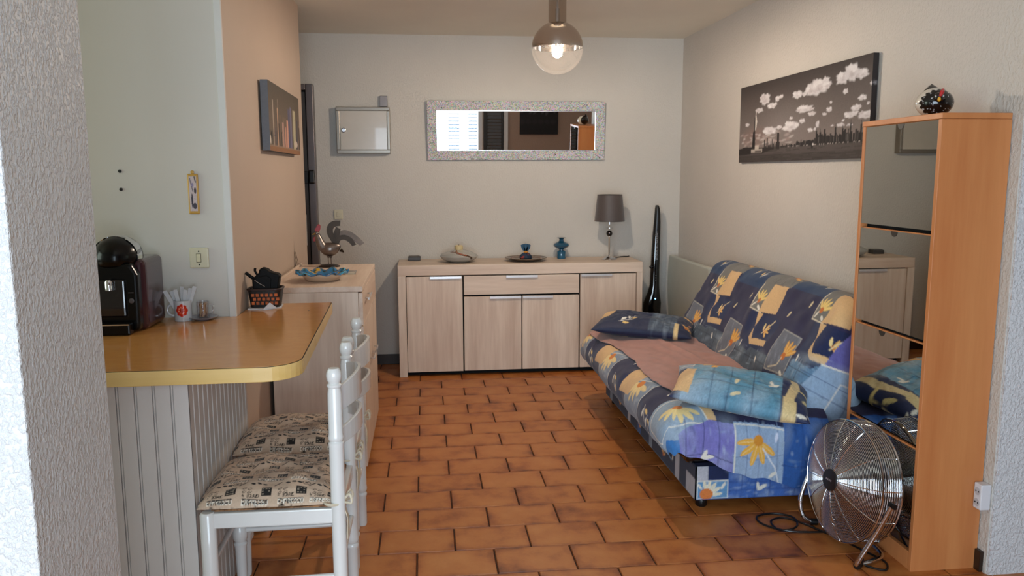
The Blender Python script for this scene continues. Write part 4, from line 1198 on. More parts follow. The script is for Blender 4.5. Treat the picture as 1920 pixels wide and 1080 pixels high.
bump(nt, b, vo.outputs['Distance'], 1.0, 0.01)
M_glit = m
MX0, MX1, MZ0, MZ1, MY = 0.031, 1.372, 1.557, 1.990, 6.085
fwid = 0.070
for nm, (x0, x1, z0, z1) in {'a': (MX0, MX1, MZ1 - fwid, MZ1), 'b': (MX0, MX1, MZ0, MZ0 + fwid), 'c': (MX0, MX0 + fwid, MZ0 + fwid, MZ1 - fwid), 'd': (MX1 - fwid, MX1, MZ0 + fwid, MZ1 - fwid)}.items():
    MB().box(x0, x1, MY, 6.118, z0, z1).build('frame_bar', M_glit, mi, bevel=0.006)
ib = MB()
x0, x1, z0, z1 = MX0 + fwid, MX1 - fwid, MZ0 + fwid, MZ1 - fwid
ib.box(x0, x1, MY + 0.004, 6.11, z0, z0 + 0.004).box(x0, x1, MY + 0.004, 6.11, z1 - 0.004, z1).box(x0, x0 + 0.004, MY + 0.004, 6.11, z0 + 0.004, z1 - 0.004).box(x1 - 0.004, x1, MY + 0.004, 6.11, z0 + 0.004, z1 - 0.004)
ib.build('inner_edge', M_alu, mi)
m, nt, b = nodes('mirror_silver'); b.inputs['Metallic'].default_value = 1.0; b.inputs['Roughness'].default_value = 0.008
nv = noise(nt, objco(nt), 1.0, 1); rv = ramp(nt, nv.outputs['Fac'], [(0.3, (0.86, 0.87, 0.87, 1)), (0.7, (0.88, 0.89, 0.89, 1))]); L(nt, rv.outputs['Color'], b.inputs['Base Color'])
MB().box(x0 + 0.004, x1 - 0.004, MY + 0.012, 6.112, z0 + 0.004, z1 - 0.004).build('mirror_glass', m, mi)
mi.rotation_euler = (0.0555, 0, 0)      # hung leaning forward

# --- fuse box
M_box = plain('pale_grey_enamel', '#bdb6aa', 0.22, var=0.03, coat=0.4)
M_boxfr = plain('grey_metal_frame', '#8e877c', 0.3, 0.4, var=0.04)
fb = thing('fuse_box', (-0.44, 6.12, 1.604), 'square pale metal fuse box with a locked door on the back wall', 'fuse box')
BX0, BX1, BZ0, BZ1, BY = -0.628, -0.240, 1.604, 1.938, 6.055
MB().box(BX0, BX1, BY, 6.118, BZ0, BZ1).build('case', M_boxfr, fb, bevel=0.004)
for x0, x1, z0, z1 in ((BX0, BX1, BZ1 - 0.026, BZ1), (BX0, BX1, BZ0, BZ0 + 0.026), (BX0, BX0 + 0.026, BZ0 + 0.026, BZ1 - 0.026), (BX1 - 0.022, BX1, BZ0 + 0.026, BZ1 - 0.026)):
    MB().box(x0, x1, BY - 0.010, BY - 0.0005, z0, z1).build('frame_bar', M_boxfr, fb, bevel=0.004)
d = MB().box(BX0 + 0.028, BX1 - 0.024, BY - 0.006, BY - 0.0006, BZ0 + 0.028, BZ1 - 0.028).build('door', M_box, fb, bevel=0.002)
MB().lathe([(0.017, 0.0), (0.017, 0.004), (0.013, 0.006), (0.012, 0.003), (0.0, 0.003)], (-0.575, BY - 0.006, 1.772), 20, Matrix.Rotation(R(90), 4, 'X'), cap=False).build('lock', M_alu, d)
o = MB().box(-0.313, -0.256, 6.088, 6.119, 1.945, 2.022).build('junction_box', plain('grey_plastic', '#8e8c90', 0.5), origin=(-0.285, 6.12, 1.945), bevel=0.004)
tag(o, 'small grey plastic box mounted just above the fuse box', 'junction box')
# --- switches
def switch(loc, w, h, facing, label, rocker=True):
    s = thing('light_switch', loc, label, 'switch')
    x, y, z = loc
    MB().box(x - w / 2, x + w / 2, y - 0.011, y - 0.0005, z, z + h).build('plate', M_cream, s, bevel=0.005, seg=3)
    if rocker:
        MB().box(x - 0.010, x + 0.008, y - 0.0125, y - 0.0112, z + h * .28, z + h * .72).build('rocker_surround', plain('dark_cream', '#6e6650', 0.5), s)
        MB().box(x - 0.008, x + 0.007, y - 0.0175, y - 0.0126, z + h * .31, z + h * .70).build('rocker', plain('light_cream', '#d8d0ae', 0.35), s, bevel=0.002)
        for zz in (.17, .83): MB().lathe([(0.0028, 0), (0.0028, 0.001)], (x, y - 0.0112, z + h * zz), 10, Matrix.Rotation(R(90), 4, 'X')).build('screw', M_void, s)
    else:
        MB().box(x - 0.012, x + 0.012, y - 0.016, y - 0.0112, z + h * .25, z + h * .75).build('rocker', M_cream, s, bevel=0.004)
switch((-0.865, 3.189, 1.096), 0.072, 0.078, 0, 'cream light switch on the kitchen wall above the glass cup')
switch((-0.640, 6.119, 1.120), 0.066, 0.073, 0, 'cream light switch on the back wall above the metal rooster', False)
# --- thermometer plaque
pq = thing('wall_plaque', (-0.873, 3.189, 1.303), 'narrow gold-framed picture plaque on the kitchen wall', 'plaque')
MB().box(-0.893, -0.853, 3.180, 3.1885, 1.303, 1.455).build('frame', plain('gold_frame', '#bf9448', 0.4, 0.2), pq, bevel=0.004)
cv = Canvas(0, .027, 0, .132, .0008, '#c3b3b3')
cv.line((.003, .125), (.013, .075), .003, '#5d5560'); cv.line((.02, .13), (.024, .11), .004, '#4a4a40'); cv.ell(.021, .078, .004, .012, '#38303a'); cv.ell(.009, .04, .003, .028, '#3d3945'); cv.ell(.018, .02, .007, .012, '#4a4550'); cv.ell(.012, .10, .004, .008, '#8f84a0')
cv.grain(.15, 4)
printed_panel('picture', (-0.8865, 3.1795, 1.314), (1, 0, 0), (0, 0, 1), .027, .132, .0012, cv, .001, painted('plaque_print', .3, 0), pq)
MB().lathe([(0.007, 0), (0.007, 0.004), (0.004, 0.0055)], (-0.873, 3.186, 1.461), 12, Matrix.Rotation(R(90), 4, 'X')).build('hanger', plain('gold_frame', '#bf9448', 0.4, 0.2), pq)
for i, (x, z, lb) in enumerate(((-1.137, 1.466, 'upper dark wall plug hole cap on the kitchen wall'), (-1.137, 1.398, 'lower dark wall plug hole cap on the kitchen wall'))):
    o = MB().lathe([(0.0065, 0), (0.006, 0.004), (0.002, 0.005)], (x, 3.1895, z), 12, Matrix.Rotation(R(90), 4, 'X')).build('wall_plug', M_black, origin=(x, 3.19, z))
    tag(o, lb, 'wall plug')
# --- socket on the right wall
so = thing('wall_socket', (2.0, 2.553, 0.24), 'white double socket at the foot of the right wall beside the shoe cabinet', 'socket')
M_sock = plain('white_socket', '#d8d8dc', 0.35, var=0.02)
MB().box(1.968, 2.007, 2.546, 2.586, 0.243, 0.338).build('body', M_sock, so, bevel=0.004, seg=3)
for z in (0.268, 0.310):
    f = MB().lathe([(0.0145, 0.0), (0.0145, 0.0012)], (1.968, 2.566, z), 20, Matrix.Rotation(R(-90), 4, 'Y')).build('outlet', plain('pale_grey_outlet', '#b9b9bd', 0.4), so)
    for dy in (-0.007, 0.007): MB().lathe([(0.003, 0), (0.003, 0.0006)], (1.9668, 2.566 + dy, z), 10, Matrix.Rotation(R(-90), 4, 'Y')).build('pin_hole', M_void, f)

# --- canvas print on the right wall: harbour, clouds and a skyline
CLOUDS = [(0.666, 0.215, 0.079, 0.086), (0.519, 0.249, 0.036, 0.045), (0.572, 0.259, 0.017, 0.025), (0.245, 0.222, 0.048, 0.071), (0.31, 0.316, 0.041, 0.035), (0.355, 0.245, 0.02, 0.035), (0.385, 0.228, 0.02, 0.022), (0.194, 0.343, 0.038, 0.032), (0.577, 0.424, 0.064, 0.041), (0.634, 0.488, 0.029, 0.025), (0.752, 0.475, 0.019, 0.026), (0.723, 0.515, 0.016, 0.015), (0.475, 0.596, 0.059, 0.06), (0.564, 0.555, 0.022, 0.026), (0.477, 0.504, 0.014, 0.016), (0.627, 0.668, 0.018, 0.023), (0.66, 0.661, 0.01, 0.019), (0.676, 0.615, 0.013, 0.035), (0.85, 0.316, 0.016, 0.029), (0.951, 0.408, 0.026, 0.028), (0.918, 0.499, 0.03, 0.034), (0.886, 0.559, 0.038, 0.034), (0.976, 0.579, 0.048, 0.039), (1.001, 0.284, 0.012, 0.02), (0.829, 0.65, 0.025, 0.019), (0.886, 0.661, 0.021, 0.011), (0.079, 0.507, 0.021, 0.024), (0.761, 0.4, 0.009, 0.014), (0.299, 0.619, 0.062, 0.049), (0.379, 0.591, 0.025, 0.025), (0.985, 0.473, 0.008, 0.013), (0.777, 0.646, 0.011, 0.008), (0.845, 0.607, 0.009, 0.012), (0.827, 0.177, 0.043, 0.064), (0.882, 0.141, 0.048, 0.091), (0.943, 0.176, 0.039, 0.05), (0.621, 0.225, 0.049, 0.063), (0.717, 0.208, 0.039, 0.048)]
PW, PH = 1.49, 0.457
cv = Canvas(0, PW + .03, 0, PH, .003, '#3b3432')
for k in range(40):
    t = k / 40; cv.rect(0, PW + .03, PH * (0.18 + .82 * t), PH * (0.18 + .82 * (t + .03)), tuple(np.array(hx('#7a706c', False)) * (1 - t) + np.array(hx('#332c2b', False)) * t))
cv.ell(PW * .4, PH * .45, .45, .16, '#847d7b', .45, 0, 1.0)
cv.ell(PW * .16, PH * .34, .22, .07, '#8a6a60', .5, 0, 1.0)
for k in range(60):
    rg = random.Random(k); cv.ell(PW * rg.uniform(.02, .50), PH * (1 - rg.uniform(.62, .79)), rg.uniform(.02, .06), rg.uniform(.004, .012), rg.choice(('#b0a29e', '#9a8680', '#cfc8c6')), .5, rg.uniform(-.1, .15), .6)
for i, (u, vv0, ru, rv_) in enumerate(CLOUDS):
    x, y = u * PW, PH * (1 - vv0); a, b_ = ru * PW, rv_ * PH
    rg = random.Random(i)
    cv.ell(x, y, a, b_, '#c8c4c6', 1, 0, .25, .12)
    for k in range(7):
        cv.ell(x + a * rg.uniform(-.8, .8), y + b_ * rg.uniform(-.35, .7), a * rg.uniform(.25, .45), b_ * rg.uniform(.3, .5), rg.choice(('#d6d3d4', '#cbc7c9', '#bdb6b8')), 1, 0, .3, .15)
    cv.ell(x + a * .1, y - b_ * .25, a * .4, b_ * .3, '#a39a9c', .6, 0, .9)
cv.rect(0, PW + .03, 0, PH * .165, '#4a4442'); cv.rect(0, PW + .03, 0, PH * .09, '#3b3533')
for k in range(90):
    rg = random.Random(900 + k); x = rg.uniform(0, PW); cv.ell(x, PH * rg.uniform(.0, .15), rg.uniform(.02, .09), .002, rg.choice(('#4c4645', '#272221')), .6)
rg = random.Random(4)
x = PW * .40
while x < PW + .02:
    t = x / PW
    hgt = (0.03 if t < .52 else 0.06 if t < .64 else rg.uniform(.035, .075)) * (PH / .457) * (0.5 if t < .64 else 1.0) * rg.uniform(.6, 1.1)
    wd = rg.uniform(.008, .02)
    cv.rect(x, x + wd, PH * .16, PH * .165 + hgt, rg.choice(('#1a1717', '#242020', '#2f2a2a', '#151213')))
    if t > .64 and rg.random() < .35: cv.rect(x + wd * .6, x + wd * .85, PH * .18, PH * .16 + hgt * .9, '#5d5857')
    x += wd * rg.uniform(.7, 1.15)
for u, hgt in ((.673, .11), (.70, .10), (.80, .125), (.845, .11), (.893, .145), (.955, .13)): cv.rect(u * PW - .007, u * PW + .007, PH * .16, PH * .17 + hgt * .6, '#171414'); cv.line((u * PW, PH * .17 + hgt * .6), (u * PW, PH * .17 + hgt * .6 + .015), .003, '#171414')
for u, v0, a, b_ in ((.645, .155, .012, .012), (.975, .16, .02, .03), (.87, .175, .005, .012)): cv.ell(u * PW, PH * v0, a, b_, '#171515')
cv.ell(.65 * PW, PH * .175, .008, .006, '#c9c4c2')
for k in range(30): cv.ell(PW * random.Random(k).uniform(.4, .97), PH * .168, .004, .002, '#b5aeaa')
# left: low island with pedestal and a tall robed statue
cv.poly([(0, PH * .10), (.0, PH * .18), (.10, PH * .20), (.5, PH * .17), (.5, PH * .15), (.35, PH * .11)], '#221c1a')
for k in range(12): cv.rect(PW * (.25 + .012 * k), PW * (.25 + .012 * k) + .012, PH * .15, PH * random.Random(k).uniform(.18, .30), '#1f1a19')
cv.rect(PW * .366, PW * .383, PH * .15, PH * .345, '#241e1d')
cv.rect(PW * .125, PW * .235, PH * .12, PH * .165, '#a49c94'); cv.rect(PW * .135, PW * .20, PH * .165, PH * .215, '#b9b0a6'); cv.rect(PW * .13, PW * .23, PH * .11, PH * .12, '#3b3330')
cv.rect(PW * .165, PW * .228, PH * .125, PH * .15, '#4b4340')
cv.poly([(PW * .132, PH * .17), (PW * .163, PH * .17), (PW * .160, PH * .40), (PW * .140, PH * .40)], '#15100f')
cv.poly([(PW * .148, PH * .40), (PW * .168, PH * .42), (PW * .176, PH * .52), (PW * .166, PH * .60), (PW * .156, PH * .55)], '#c9c2ba')
cv.poly([(PW * .146, PH * .40), (PW * .157, PH * .40), (PW * .158, PH * .58), (PW * .150, PH * .58)], '#2a2321')
cv.line((PW * .160, PH * .57), (PW * .164, PH * .64), .007, '#d6d0c8')
cv.grain(.05, 6)
cp_ = thing('harbour_canvas', (1.985, 4.18, 1.516), 'wide black-and-white harbour skyline canvas on the right wall', 'picture')
M_canvas = painted('canvas_print', 0.75, 0.15, 500)
WX = lambda y: 2.008 - (y - 2.545) * (0.024 / 3.585)
xf = 1.972
printed_panel('canvas', (xf, 4.922, 1.516), (0, -1, 0), (0, 0, 1), PW, PH, .0045, cv, .0, M_canvas, cp_)
ce = Canvas(0, .03, 0, PH, .004, '#2c2726'); ce.ell(.015, PH * .72, .012, .01, '#8f8a8a', 1, 0, .5, .2)
printed_panel('canvas_side', (xf, 4.922 - PW, 1.516), (1, 0, 0), (0, 0, 1), .026, PH, .006, ce, .0, M_canvas, cp_)
MB().box(xf + .0008, 1.990, 4.922 - PW + .001, 4.9215, 1.5165, 1.516 + PH - .0005).build('stretcher', plain('dark_canvas_edge', '#1d1918', 0.8), cp_)

# --- skyline canvas on the peach wall
W2, H2 = 0.955, 0.318
cv = Canvas(0, W2, 0, H2, .003, '#5b5148')
for k in range(30):
    t = k / 30; cv.rect(0, W2, H2 * (.3 + .7 * t), H2 * (.3 + .7 * (t + .04)), tuple(np.array(hx('#6a5c50', False)) * (1 - t) + np.array(hx('#50483f', False)) * t))
rg = random.Random(11)
for k in range(46):
    x = rg.uniform(.03, W2 - .02); w_ = rg.uniform(.012, .05); h_ = H2 * rg.uniform(.2, .48) * (1.0 if x > .2 else .7)
    cv.rect(x, x + w_, .03, .03 + h_, rg.choice(('#6b5a4c', '#4a4345', '#57505a', '#7a6658', '#3d3532', '#8a7362')), .85)
    if rg.random() < .5: cv.rect(x + w_ * .6, x + w_ * .8, .03, .03 + h_ * .9, rg.choice(('#a58b74', '#b39a80', '#6a6472')), .8)
for x, w_, h_, c_ in ((.10, .02, .21, '#a5988a'), (.22, .025, .18, '#b7957a'), (.36, .05, .12, '#a8867a'), (.44, .04, .10, '#b98a78'), (.50, .05, .14, '#c0907c'), (.55, .06, .20, '#56536a'), (.62, .05, .215, '#6b6880'), (.72, .085, .205, '#a9a186'), (.84, .05, .16, '#4f4a4e')): cv.rect(x, x + w_, .03, .03 + h_, c_)
cv.line((.245, .2), (.245, .25), .004, '#c0b0a0')
cv.rect(0, W2, 0, .024, '#8b6244'); cv.rect(0, W2, .022, .03, '#a58a74', .6); cv.ell(.80, .055, .06, .018, '#c2b4a6'); cv.ell(.05, .07, .02, .02, '#1d1a1a'); cv.ell(.02, .05, .015, .02, '#c9c0b4')
cv.grain(.07, 8)
pc = thing('skyline_canvas', (-0.705, 4.27, 1.56), 'brown city skyline canvas leaning off the peach wall', 'picture')
NX, FX = -0.699, -0.706           # near edge hangs away from the wall
ln_ = math.hypot(0.955, NX - FX)
du = Vector((FX - NX, 0.955, 0)).normalized()
printed_panel('canvas', (NX, 3.835, 1.562), tuple(du), (0, 0, 1), W2, H2, .004, cv, .0, M_canvas, pc)
ce = Canvas(0, .035, 0, H2, .004, '#6c7076'); ce.grain(.04, 2)
nb = Vector((-du.y, du.x, 0))
printed_panel('canvas_side', tuple(Vector((NX, 3.835, 1.562)) + nb * 0.034), tuple(-nb), (0, 0, 1), .034, H2, .006, ce, .0, M_canvas, pc)
Mb = Matrix(((du.x, nb.x, 0, NX), (du.y, nb.y, 0, 3.835), (0, 0, 1, 1.562), (0, 0, 0, 1)))
MB().box(.001, W2, .001, .0335, .0005, H2 - .0005, Mb).build('stretcher', plain('grey_canvas_back', '#565a60', 0.8), pc)
MB().tube([(-0.738, 4.2, 1.84), (-0.715, 4.2, 1.84)], .003, 6).build('hook', M_chrome, pc)

# --- dark picture on the wall behind the camera (seen in the mirror)
cv = Canvas(0, .62, 0, .60, .006, '#1c1a1a')
for k in range(10): cv.ell(.06 + .06 * k, .42 + .05 * math.sin(k * 2), .03, .10, '#4c4a4a', .8, .1 * k, .3)
for k in range(6): cv.ell(.08 + .1 * k, .2, .06, .05, '#2c2a2a', .9, 0, .5)
dp = thing('dark_picture', (1.86, -0.895, 1.31), 'dark unframed picture on the window wall, seen only in the mirror', 'picture')
printed_panel('picture_front', (2.17, -0.868, 1.31), (-1, 0, 0), (0, 0, 1), .62, .60, .008, cv, .0, M_canvas, dp)
MB().box(1.551, 2.169, -0.899, -0.8688, 1.311, 1.909).build('stretcher', plain('dark_canvas_edge', '#1d1918', 0.8), dp)
# ================================================================== things on the sideboard (top z = 0.812)
ZT = 0.812
o = MB().box(-0.128, -0.036, 5.985, 6.065, ZT, ZT + 0.030).build('trinket_box', plain('dark_slate', '#3b3734', 0.45, var=.15), origin=(-0.08, 6.02, ZT), bevel=0.004)
tag(o, 'small flat dark square box at the left end of the sideboard', 'box')
MB().box(-0.120, -0.044, 5.993, 6.057, ZT + 0.030, ZT + 0.034).build('lid', plain('dark_slate_lid', '#5b5550', 0.4), o, bevel=0.002)
# flat round vase with candle
vz = thing('oval_vase', (0.245, 5.86, ZT), 'flat grey glazed vase with a dark streak and a cream candle in its mouth', 'vase')
prof = [(0.05, ZT), (0.085, ZT + .006), (0.125, ZT + .025), (0.139, ZT + .045), (0.128, ZT + .062), (0.09, ZT + .078), (0.05, ZT + .088), (0.034, ZT + .092), (0.030, ZT + .089)]
c = Canvas(-PI, PI, 0, 1, .008, '#a3a19a')
for k in range(50):
    rg = random.Random(k); c.ell(rg.uniform(-PI, PI), rg.uniform(0, 1), rg.uniform(.2, .8), rg.uniform(.03, .1), rg.choice(('#8f8d86', '#b3b1aa', '#9a9690')), .5, 0, .9)
sw = [(-2.0, .95), (-1.75, .82), (-1.45, .72), (-1.15, .62), (-.95, .5), (-.85, .36)]
c.path(sw, .20, '#c9c3b6'); c.path(sw, .14, '#3b2419'); c.path([(a - .06, v + .04) for a, v in sw[:4]], .07, '#9a4c2c'); c.path([(-2.6, .93), (-2.2, .86), (-1.8, .84)], .07, '#5a3626')
nA = 100
sub_ = []
for i in range(len(prof) - 1):
    for t in range(6): sub_.append((prof[i][0] + (prof[i + 1][0] - prof[i][0]) * t / 6, prof[i][1] + (prof[i + 1][1] - prof[i][1]) * t / 6))
sub_.append(prof[-1])
Pv = np.array([[(0.245 + r_ * math.cos(-PI + 2 * PI * k / nA), 5.86 + r_ * math.sin(-PI + 2 * PI * k / nA), z_) for k in range(nA + 1)] for r_, z_ in sub_])
UU_, VV_ = np.meshgrid(-PI + 2 * PI * np.arange(nA + 1) / nA, np.clip((np.array([z_ for r_, z_ in sub_]) - ZT) / .092, 0, 1))
MB().grid(Pv).build('vase_body', painted('vase_glaze', .15, 0, coat=.5), vz, colors=c.sample(UU_, VV_).reshape(-1, 3))
MB().lathe([(0.030, ZT + .0895), (0.031, ZT + .118), (0.024, ZT + .124), (0.006, ZT + .122)], (0.245, 5.86, 0), 20).build('candle', plain('cream_wax', '#cdb98a', 0.5), vz)
MB().tube([(0.245, 5.86, ZT + .120), (0.246, 5.86, ZT + .131)], 0.0015, 6).build('wick', M_void, vz)
# plate with the tied bundle
pl_ = MB().lathe([(0.07, ZT), (0.075, ZT + .004), (0.11, ZT + .008), (0.154, ZT + .022), (0.158, ZT + .024), (0.155, ZT + .027), (0.11, ZT + .014), (0.0, ZT + .010)], (0.742, 5.885, 0), 44, cap=False).build('plate', plain('brown_glazed_plate', '#6b5a4b', 0.25, var=.25, vscale=20), origin=(0.742, 5.885, ZT))
tag(pl_, 'round brown glazed plate on the sideboard under a tied cloth bundle', 'plate')
MB().tube([(0.742 + .118 * math.cos(2 * PI * k / 40), 5.885 + .118 * math.sin(2 * PI * k / 40), ZT + .0158) for k in range(40)], .004, 6, closed=True).build('pale_ring', plain('pale_pink_glaze', '#a98f83', 0.3), pl_)
bu = thing('cloth_bundle', (0.742, 5.885, ZT + .012), 'small dark blue and red cloth bundle tied with an orange band on the plate', 'bundle')
c = Canvas(-PI, PI, 0, .06, .006, '#1c2f45')
rg = random.Random(3)
for k in range(26): c.ell(rg.uniform(-PI, PI), rg.uniform(.0, .06), rg.uniform(.1, .4), rg.uniform(.004, .010), rg.choice(('#a33b30', '#27507a', '#131d2c', '#b5532e', '#1f3a57')), .9, rg.uniform(-.05, .05), .3)
vs, fs, cl = [], [], []
nA, nB = 40, 14
P4 = np.zeros((nB, nA + 1, 3)); TH = np.zeros((nB, nA + 1)); ZZ = np.zeros((nB, nA + 1))
for i in range(nB):
    t = i / (nB - 1); z = ZT + .0125 + .05 * t; rr_ = 0.048 * math.sqrt(max(0.03, 1 - (t * 1.02) ** 2.2)) if t > .25 else 0.042 + .006 * (t / .25)
    for k in range(nA + 1):
        a = -PI + 2 * PI * k / nA
        w_ = rr_ * (1 + .06 * math.sin(a * 7) * t)
        P4[i, k] = (0.742 + w_ * math.cos(a), 5.885 + w_ * math.sin(a), z); TH[i, k] = a; ZZ[i, k] = .05 * t
MB().grid(P4).build('pouch', painted('bundle_cloth', .7, .2), bu, colors=c.sample(TH, ZZ).reshape(-1, 3))
MB().lathe([(0.014, ZT + .060), (0.018, ZT + .063), (0.018, ZT + .068), (0.013, ZT + .071)], (0.742, 5.885, 0), 18).build('band', plain('orange_band', '#d58a2a', .5), bu)
for k in range(5):
    a = -.9 + 1.8 * k / 4
    b0 = (0.742 + .006 * a, 5.885, ZT + .068)
    l, r_ = [], []
    for j in range(5):
        t = j / 4; wv_ = .004 + .012 * math.sin(PI * min(t * .8 + .1, 1))
        cx = b0[0] + .034 * math.sin(a) * t; cz = b0[2] + .058 * t * (1 - .12 * abs(a))
        l.append((cx - wv_ * math.cos(a), 5.885 + .006 * (k % 2), cz + wv_ * math.sin(a) * .5)); r_.append((cx + wv_ * math.cos(a), 5.885 + .006 * (k % 2), cz - wv_ * math.sin(a) * .5))
    MB().strip(l, r_, .003, (0, 1, 0)).build('cloth_end', plain('teal_cloth', '#1d4a66', .7, var=.2, vscale=40), bu)
# blue vase
m, nt, b = nodes('petrol_blue_glass'); b.inputs['Roughness'].default_value = 0.06; b.inputs['Coat Weight'].default_value = .5
nz = noise(nt, objco(nt), 10, 2); r = ramp(nt, nz.outputs['Fac'], [(0.3, hx('#134a64')), (0.7, hx('#1d6384'))]); L(nt, r.outputs['Color'], b.inputs['Base Color'])
b.inputs['Transmission Weight'].default_value = 0.15
bv = MB().lathe([(0.0, ZT), (0.032, ZT), (0.034, ZT + .004), (0.034, ZT + .052), (0.030, ZT + .058), (0.017, ZT + .062), (0.016, ZT + .070), (0.030, ZT + .078), (0.054, ZT + .090), (0.061, ZT + .102), (0.055, ZT + .114), (0.034, ZT + .124), (0.018, ZT + .134), (0.016, ZT + .146), (0.022, ZT + .153), (0.036, ZT + .157), (0.035, ZT + .158), (0.014, ZT + .152), (0.0, ZT + .150)], (1.030, 6.005, 0), 36, cap=False).build('blue_vase', m, origin=(1.03, 6.005, ZT))
tag(bv, 'petrol blue glass vase with a round waist and flared lip on the sideboard', 'vase')
# table lamp
LX, LY = 1.373, 5.885
tl = thing('table_lamp', (LX, LY, ZT), 'table lamp with a dark grey shade on a slim chrome stem at the sideboard end', 'lamp')
base = MB()
prof = [(0.062, ZT), (0.062, ZT + .003), (0.040, ZT + .012), (0.026, ZT + .020), (0.010, ZT + .024), (0.007, ZT + .03)]
vs = base.lathe(prof, (LX, LY, 0), 8)
base.build('base', M_chrome, tl, smooth_all=False)
MB().lathe([(0.0065, ZT + .024), (0.0065, ZT + .165), (0.009, ZT + .168), (0.009, ZT + .174), (0.006, ZT + .178), (0.006, ZT + .300)], (LX, LY, 0), 14).build('stem', M_chrome, tl)
MB().ellipsoid((LX, LY, ZT + .196), (0.0235, 0.0235, 0.0235), 20, 14).build('ball', M_gloss_black, tl)
MB().lathe([(0.026, ZT + .236), (0.026, ZT + .239)], (LX, LY, 0), 20).build('collar', M_chrome, tl)
MB().lathe([(0.113, ZT + .288), (0.0925, ZT + .484)], (LX, LY, 0), 48, cap=False).lathe([(0.0915, ZT + .484), (0.112, ZT + .288)], (LX, LY, 0), 48, cap=False).build('shade', plain('charcoal_shade', '#4b4341', .55, var=.05, bmp=.2, bscale=300, sheen=.2), tl)
tr = MB()
for r_, z in ((0.113, .289), (0.0925, .483)): tr.tube([(LX + r_ * math.cos(2 * PI * k / 40), LY + r_ * math.sin(2 * PI * k / 40), ZT + z) for k in range(40)], .0018, 6, closed=True)
tr.build('shade_trim', plain('dark_trim', '#2a2423', .6), tl)
MB().tube([(LX + .09, LY, ZT + .47), (LX - .09, LY, ZT + .47)], .0015, 6).build('shade_carrier', M_chrome, tl)
MB().tube(smooth_path([(LX + .05, LY + .02, ZT + .006), (LX + .09, LY + .10, ZT + .005), (LX + .14, LY + .14, ZT + .006), (LX + .18, LY + .15, ZT + .005), (LX + .198, LY + .17, ZT + .0045), (LX + .201, LY + .195, ZT + .004)], 6), .0035, 8).build('cord', M_black, tl)

# ================================================================== stick vacuum in the corner
vc = thing('stick_vacuum', (1.745, 5.985, 0.0), 'tall glossy black stick vacuum standing in the corner by the sideboard', 'vacuum')
body = MB()
spine = [(1.745, .02, .062, .05), (1.742, .30, .064, .05), (1.738, .40, .070, .052), (1.742, .46, .069, .05), (1.752, .54, .046, .042), (1.757, .60, .036, .036), (1.758, .72, .034, .034), (1.761, .86, .033, .033), (1.764, .98, .030, .030)]
def stack(sp, n=20):
    m = MB(); vs = []; fs = []
    for x, z, a, b_ in sp:
        for k in range(n):
            t = 2 * PI * k / n
            vs.append((x + a * math.copysign(abs(math.cos(t)) ** .8, math.cos(t)), 5.985 + b_ * math.copysign(abs(math.sin(t)) ** .8, math.sin(t)), z))
    for i in range(len(sp) - 1):
        for k in range(n):
            k2 = (k + 1) % n; fs.append((i * n + k, i * n + k2, (i + 1) * n + k2, (i + 1) * n + k))
    fs += [tuple(range(n - 1, -1, -1)), tuple((len(sp) - 1) * n + k for k in range(n))]
    return m.add(vs, fs, True)
stack(spine).build('body', M_gloss_black, vc)
stack([(1.764, .981, .029, .03), (1.768, 1.08, .025, .027), (1.769, 1.15, .021, .024), (1.767, 1.19, .017, .021), (1.764, 1.212, .010, .014)]).build('handle', M_black, vc)
MB().ellipsoid((1.718, 5.955, .742), (.013, .013, .013), 14, 10).build('release_button', M_gloss_black, vc)
MB().box(1.62, 1.86, 5.90, 6.06, 0.0, .06).build('floor_head', M_black, vc, bevel=.012, seg=3)
MB().ellipsoid((1.752, 5.934, .497), (.0045, .003, .0045), 10, 8).build('status_light', emit('blue_led', (.1, .35, 1.0), 14.0), vc)
M_lett = plain('silver_lettering', '#b8b8bc', .4, .5)
def lettering(txt, size, mw, parent, mat, name='lettering', depth=.0004):
    cu = bpy.data.curves.new(name, 'FONT'); cu.body = txt; cu.size = size; cu.align_x = 'CENTER'; cu.align_y = 'CENTER'; cu.extrude = depth; cu.resolution_u = 2
    t = bpy.data.objects.new('tmp', cu); COL.objects.link(t)
    dg = bpy.context.evaluated_depsgraph_get()
    me = bpy.data.meshes.new_from_object(t.evaluated_get(dg))
    bpy.data.objects.remove(t); bpy.data.curves.remove(cu)
    me.transform(Matrix.Translation(-root_world(parent)) @ mw)
    me.materials.clear(); me.materials.append(mat)
    o = bpy.data.objects.new(name, me); COL.objects.link(o); o.parent = parent
    return o
# text runs upwards along the front of the tube, facing -y
Mt = Matrix(((0, -1, 0, 1.7605), (0, 0, -1, 5.9515), (1, 0, 0, .905), (0, 0, 0, 1)))
lettering('LITHIUM TECHNOLOGY', .020, Mt @ Matrix.Scale(1.0, 4), vc, M_lett)
for k in range(3): MB().ellipsoid((1.757, 5.950, .64 + .018 * k), (.003, .002, .003), 8, 6).build('indicator', M_lett, vc)

# ================================================================== things on the oak chest (top z = 0.932)
ZD = 0.932
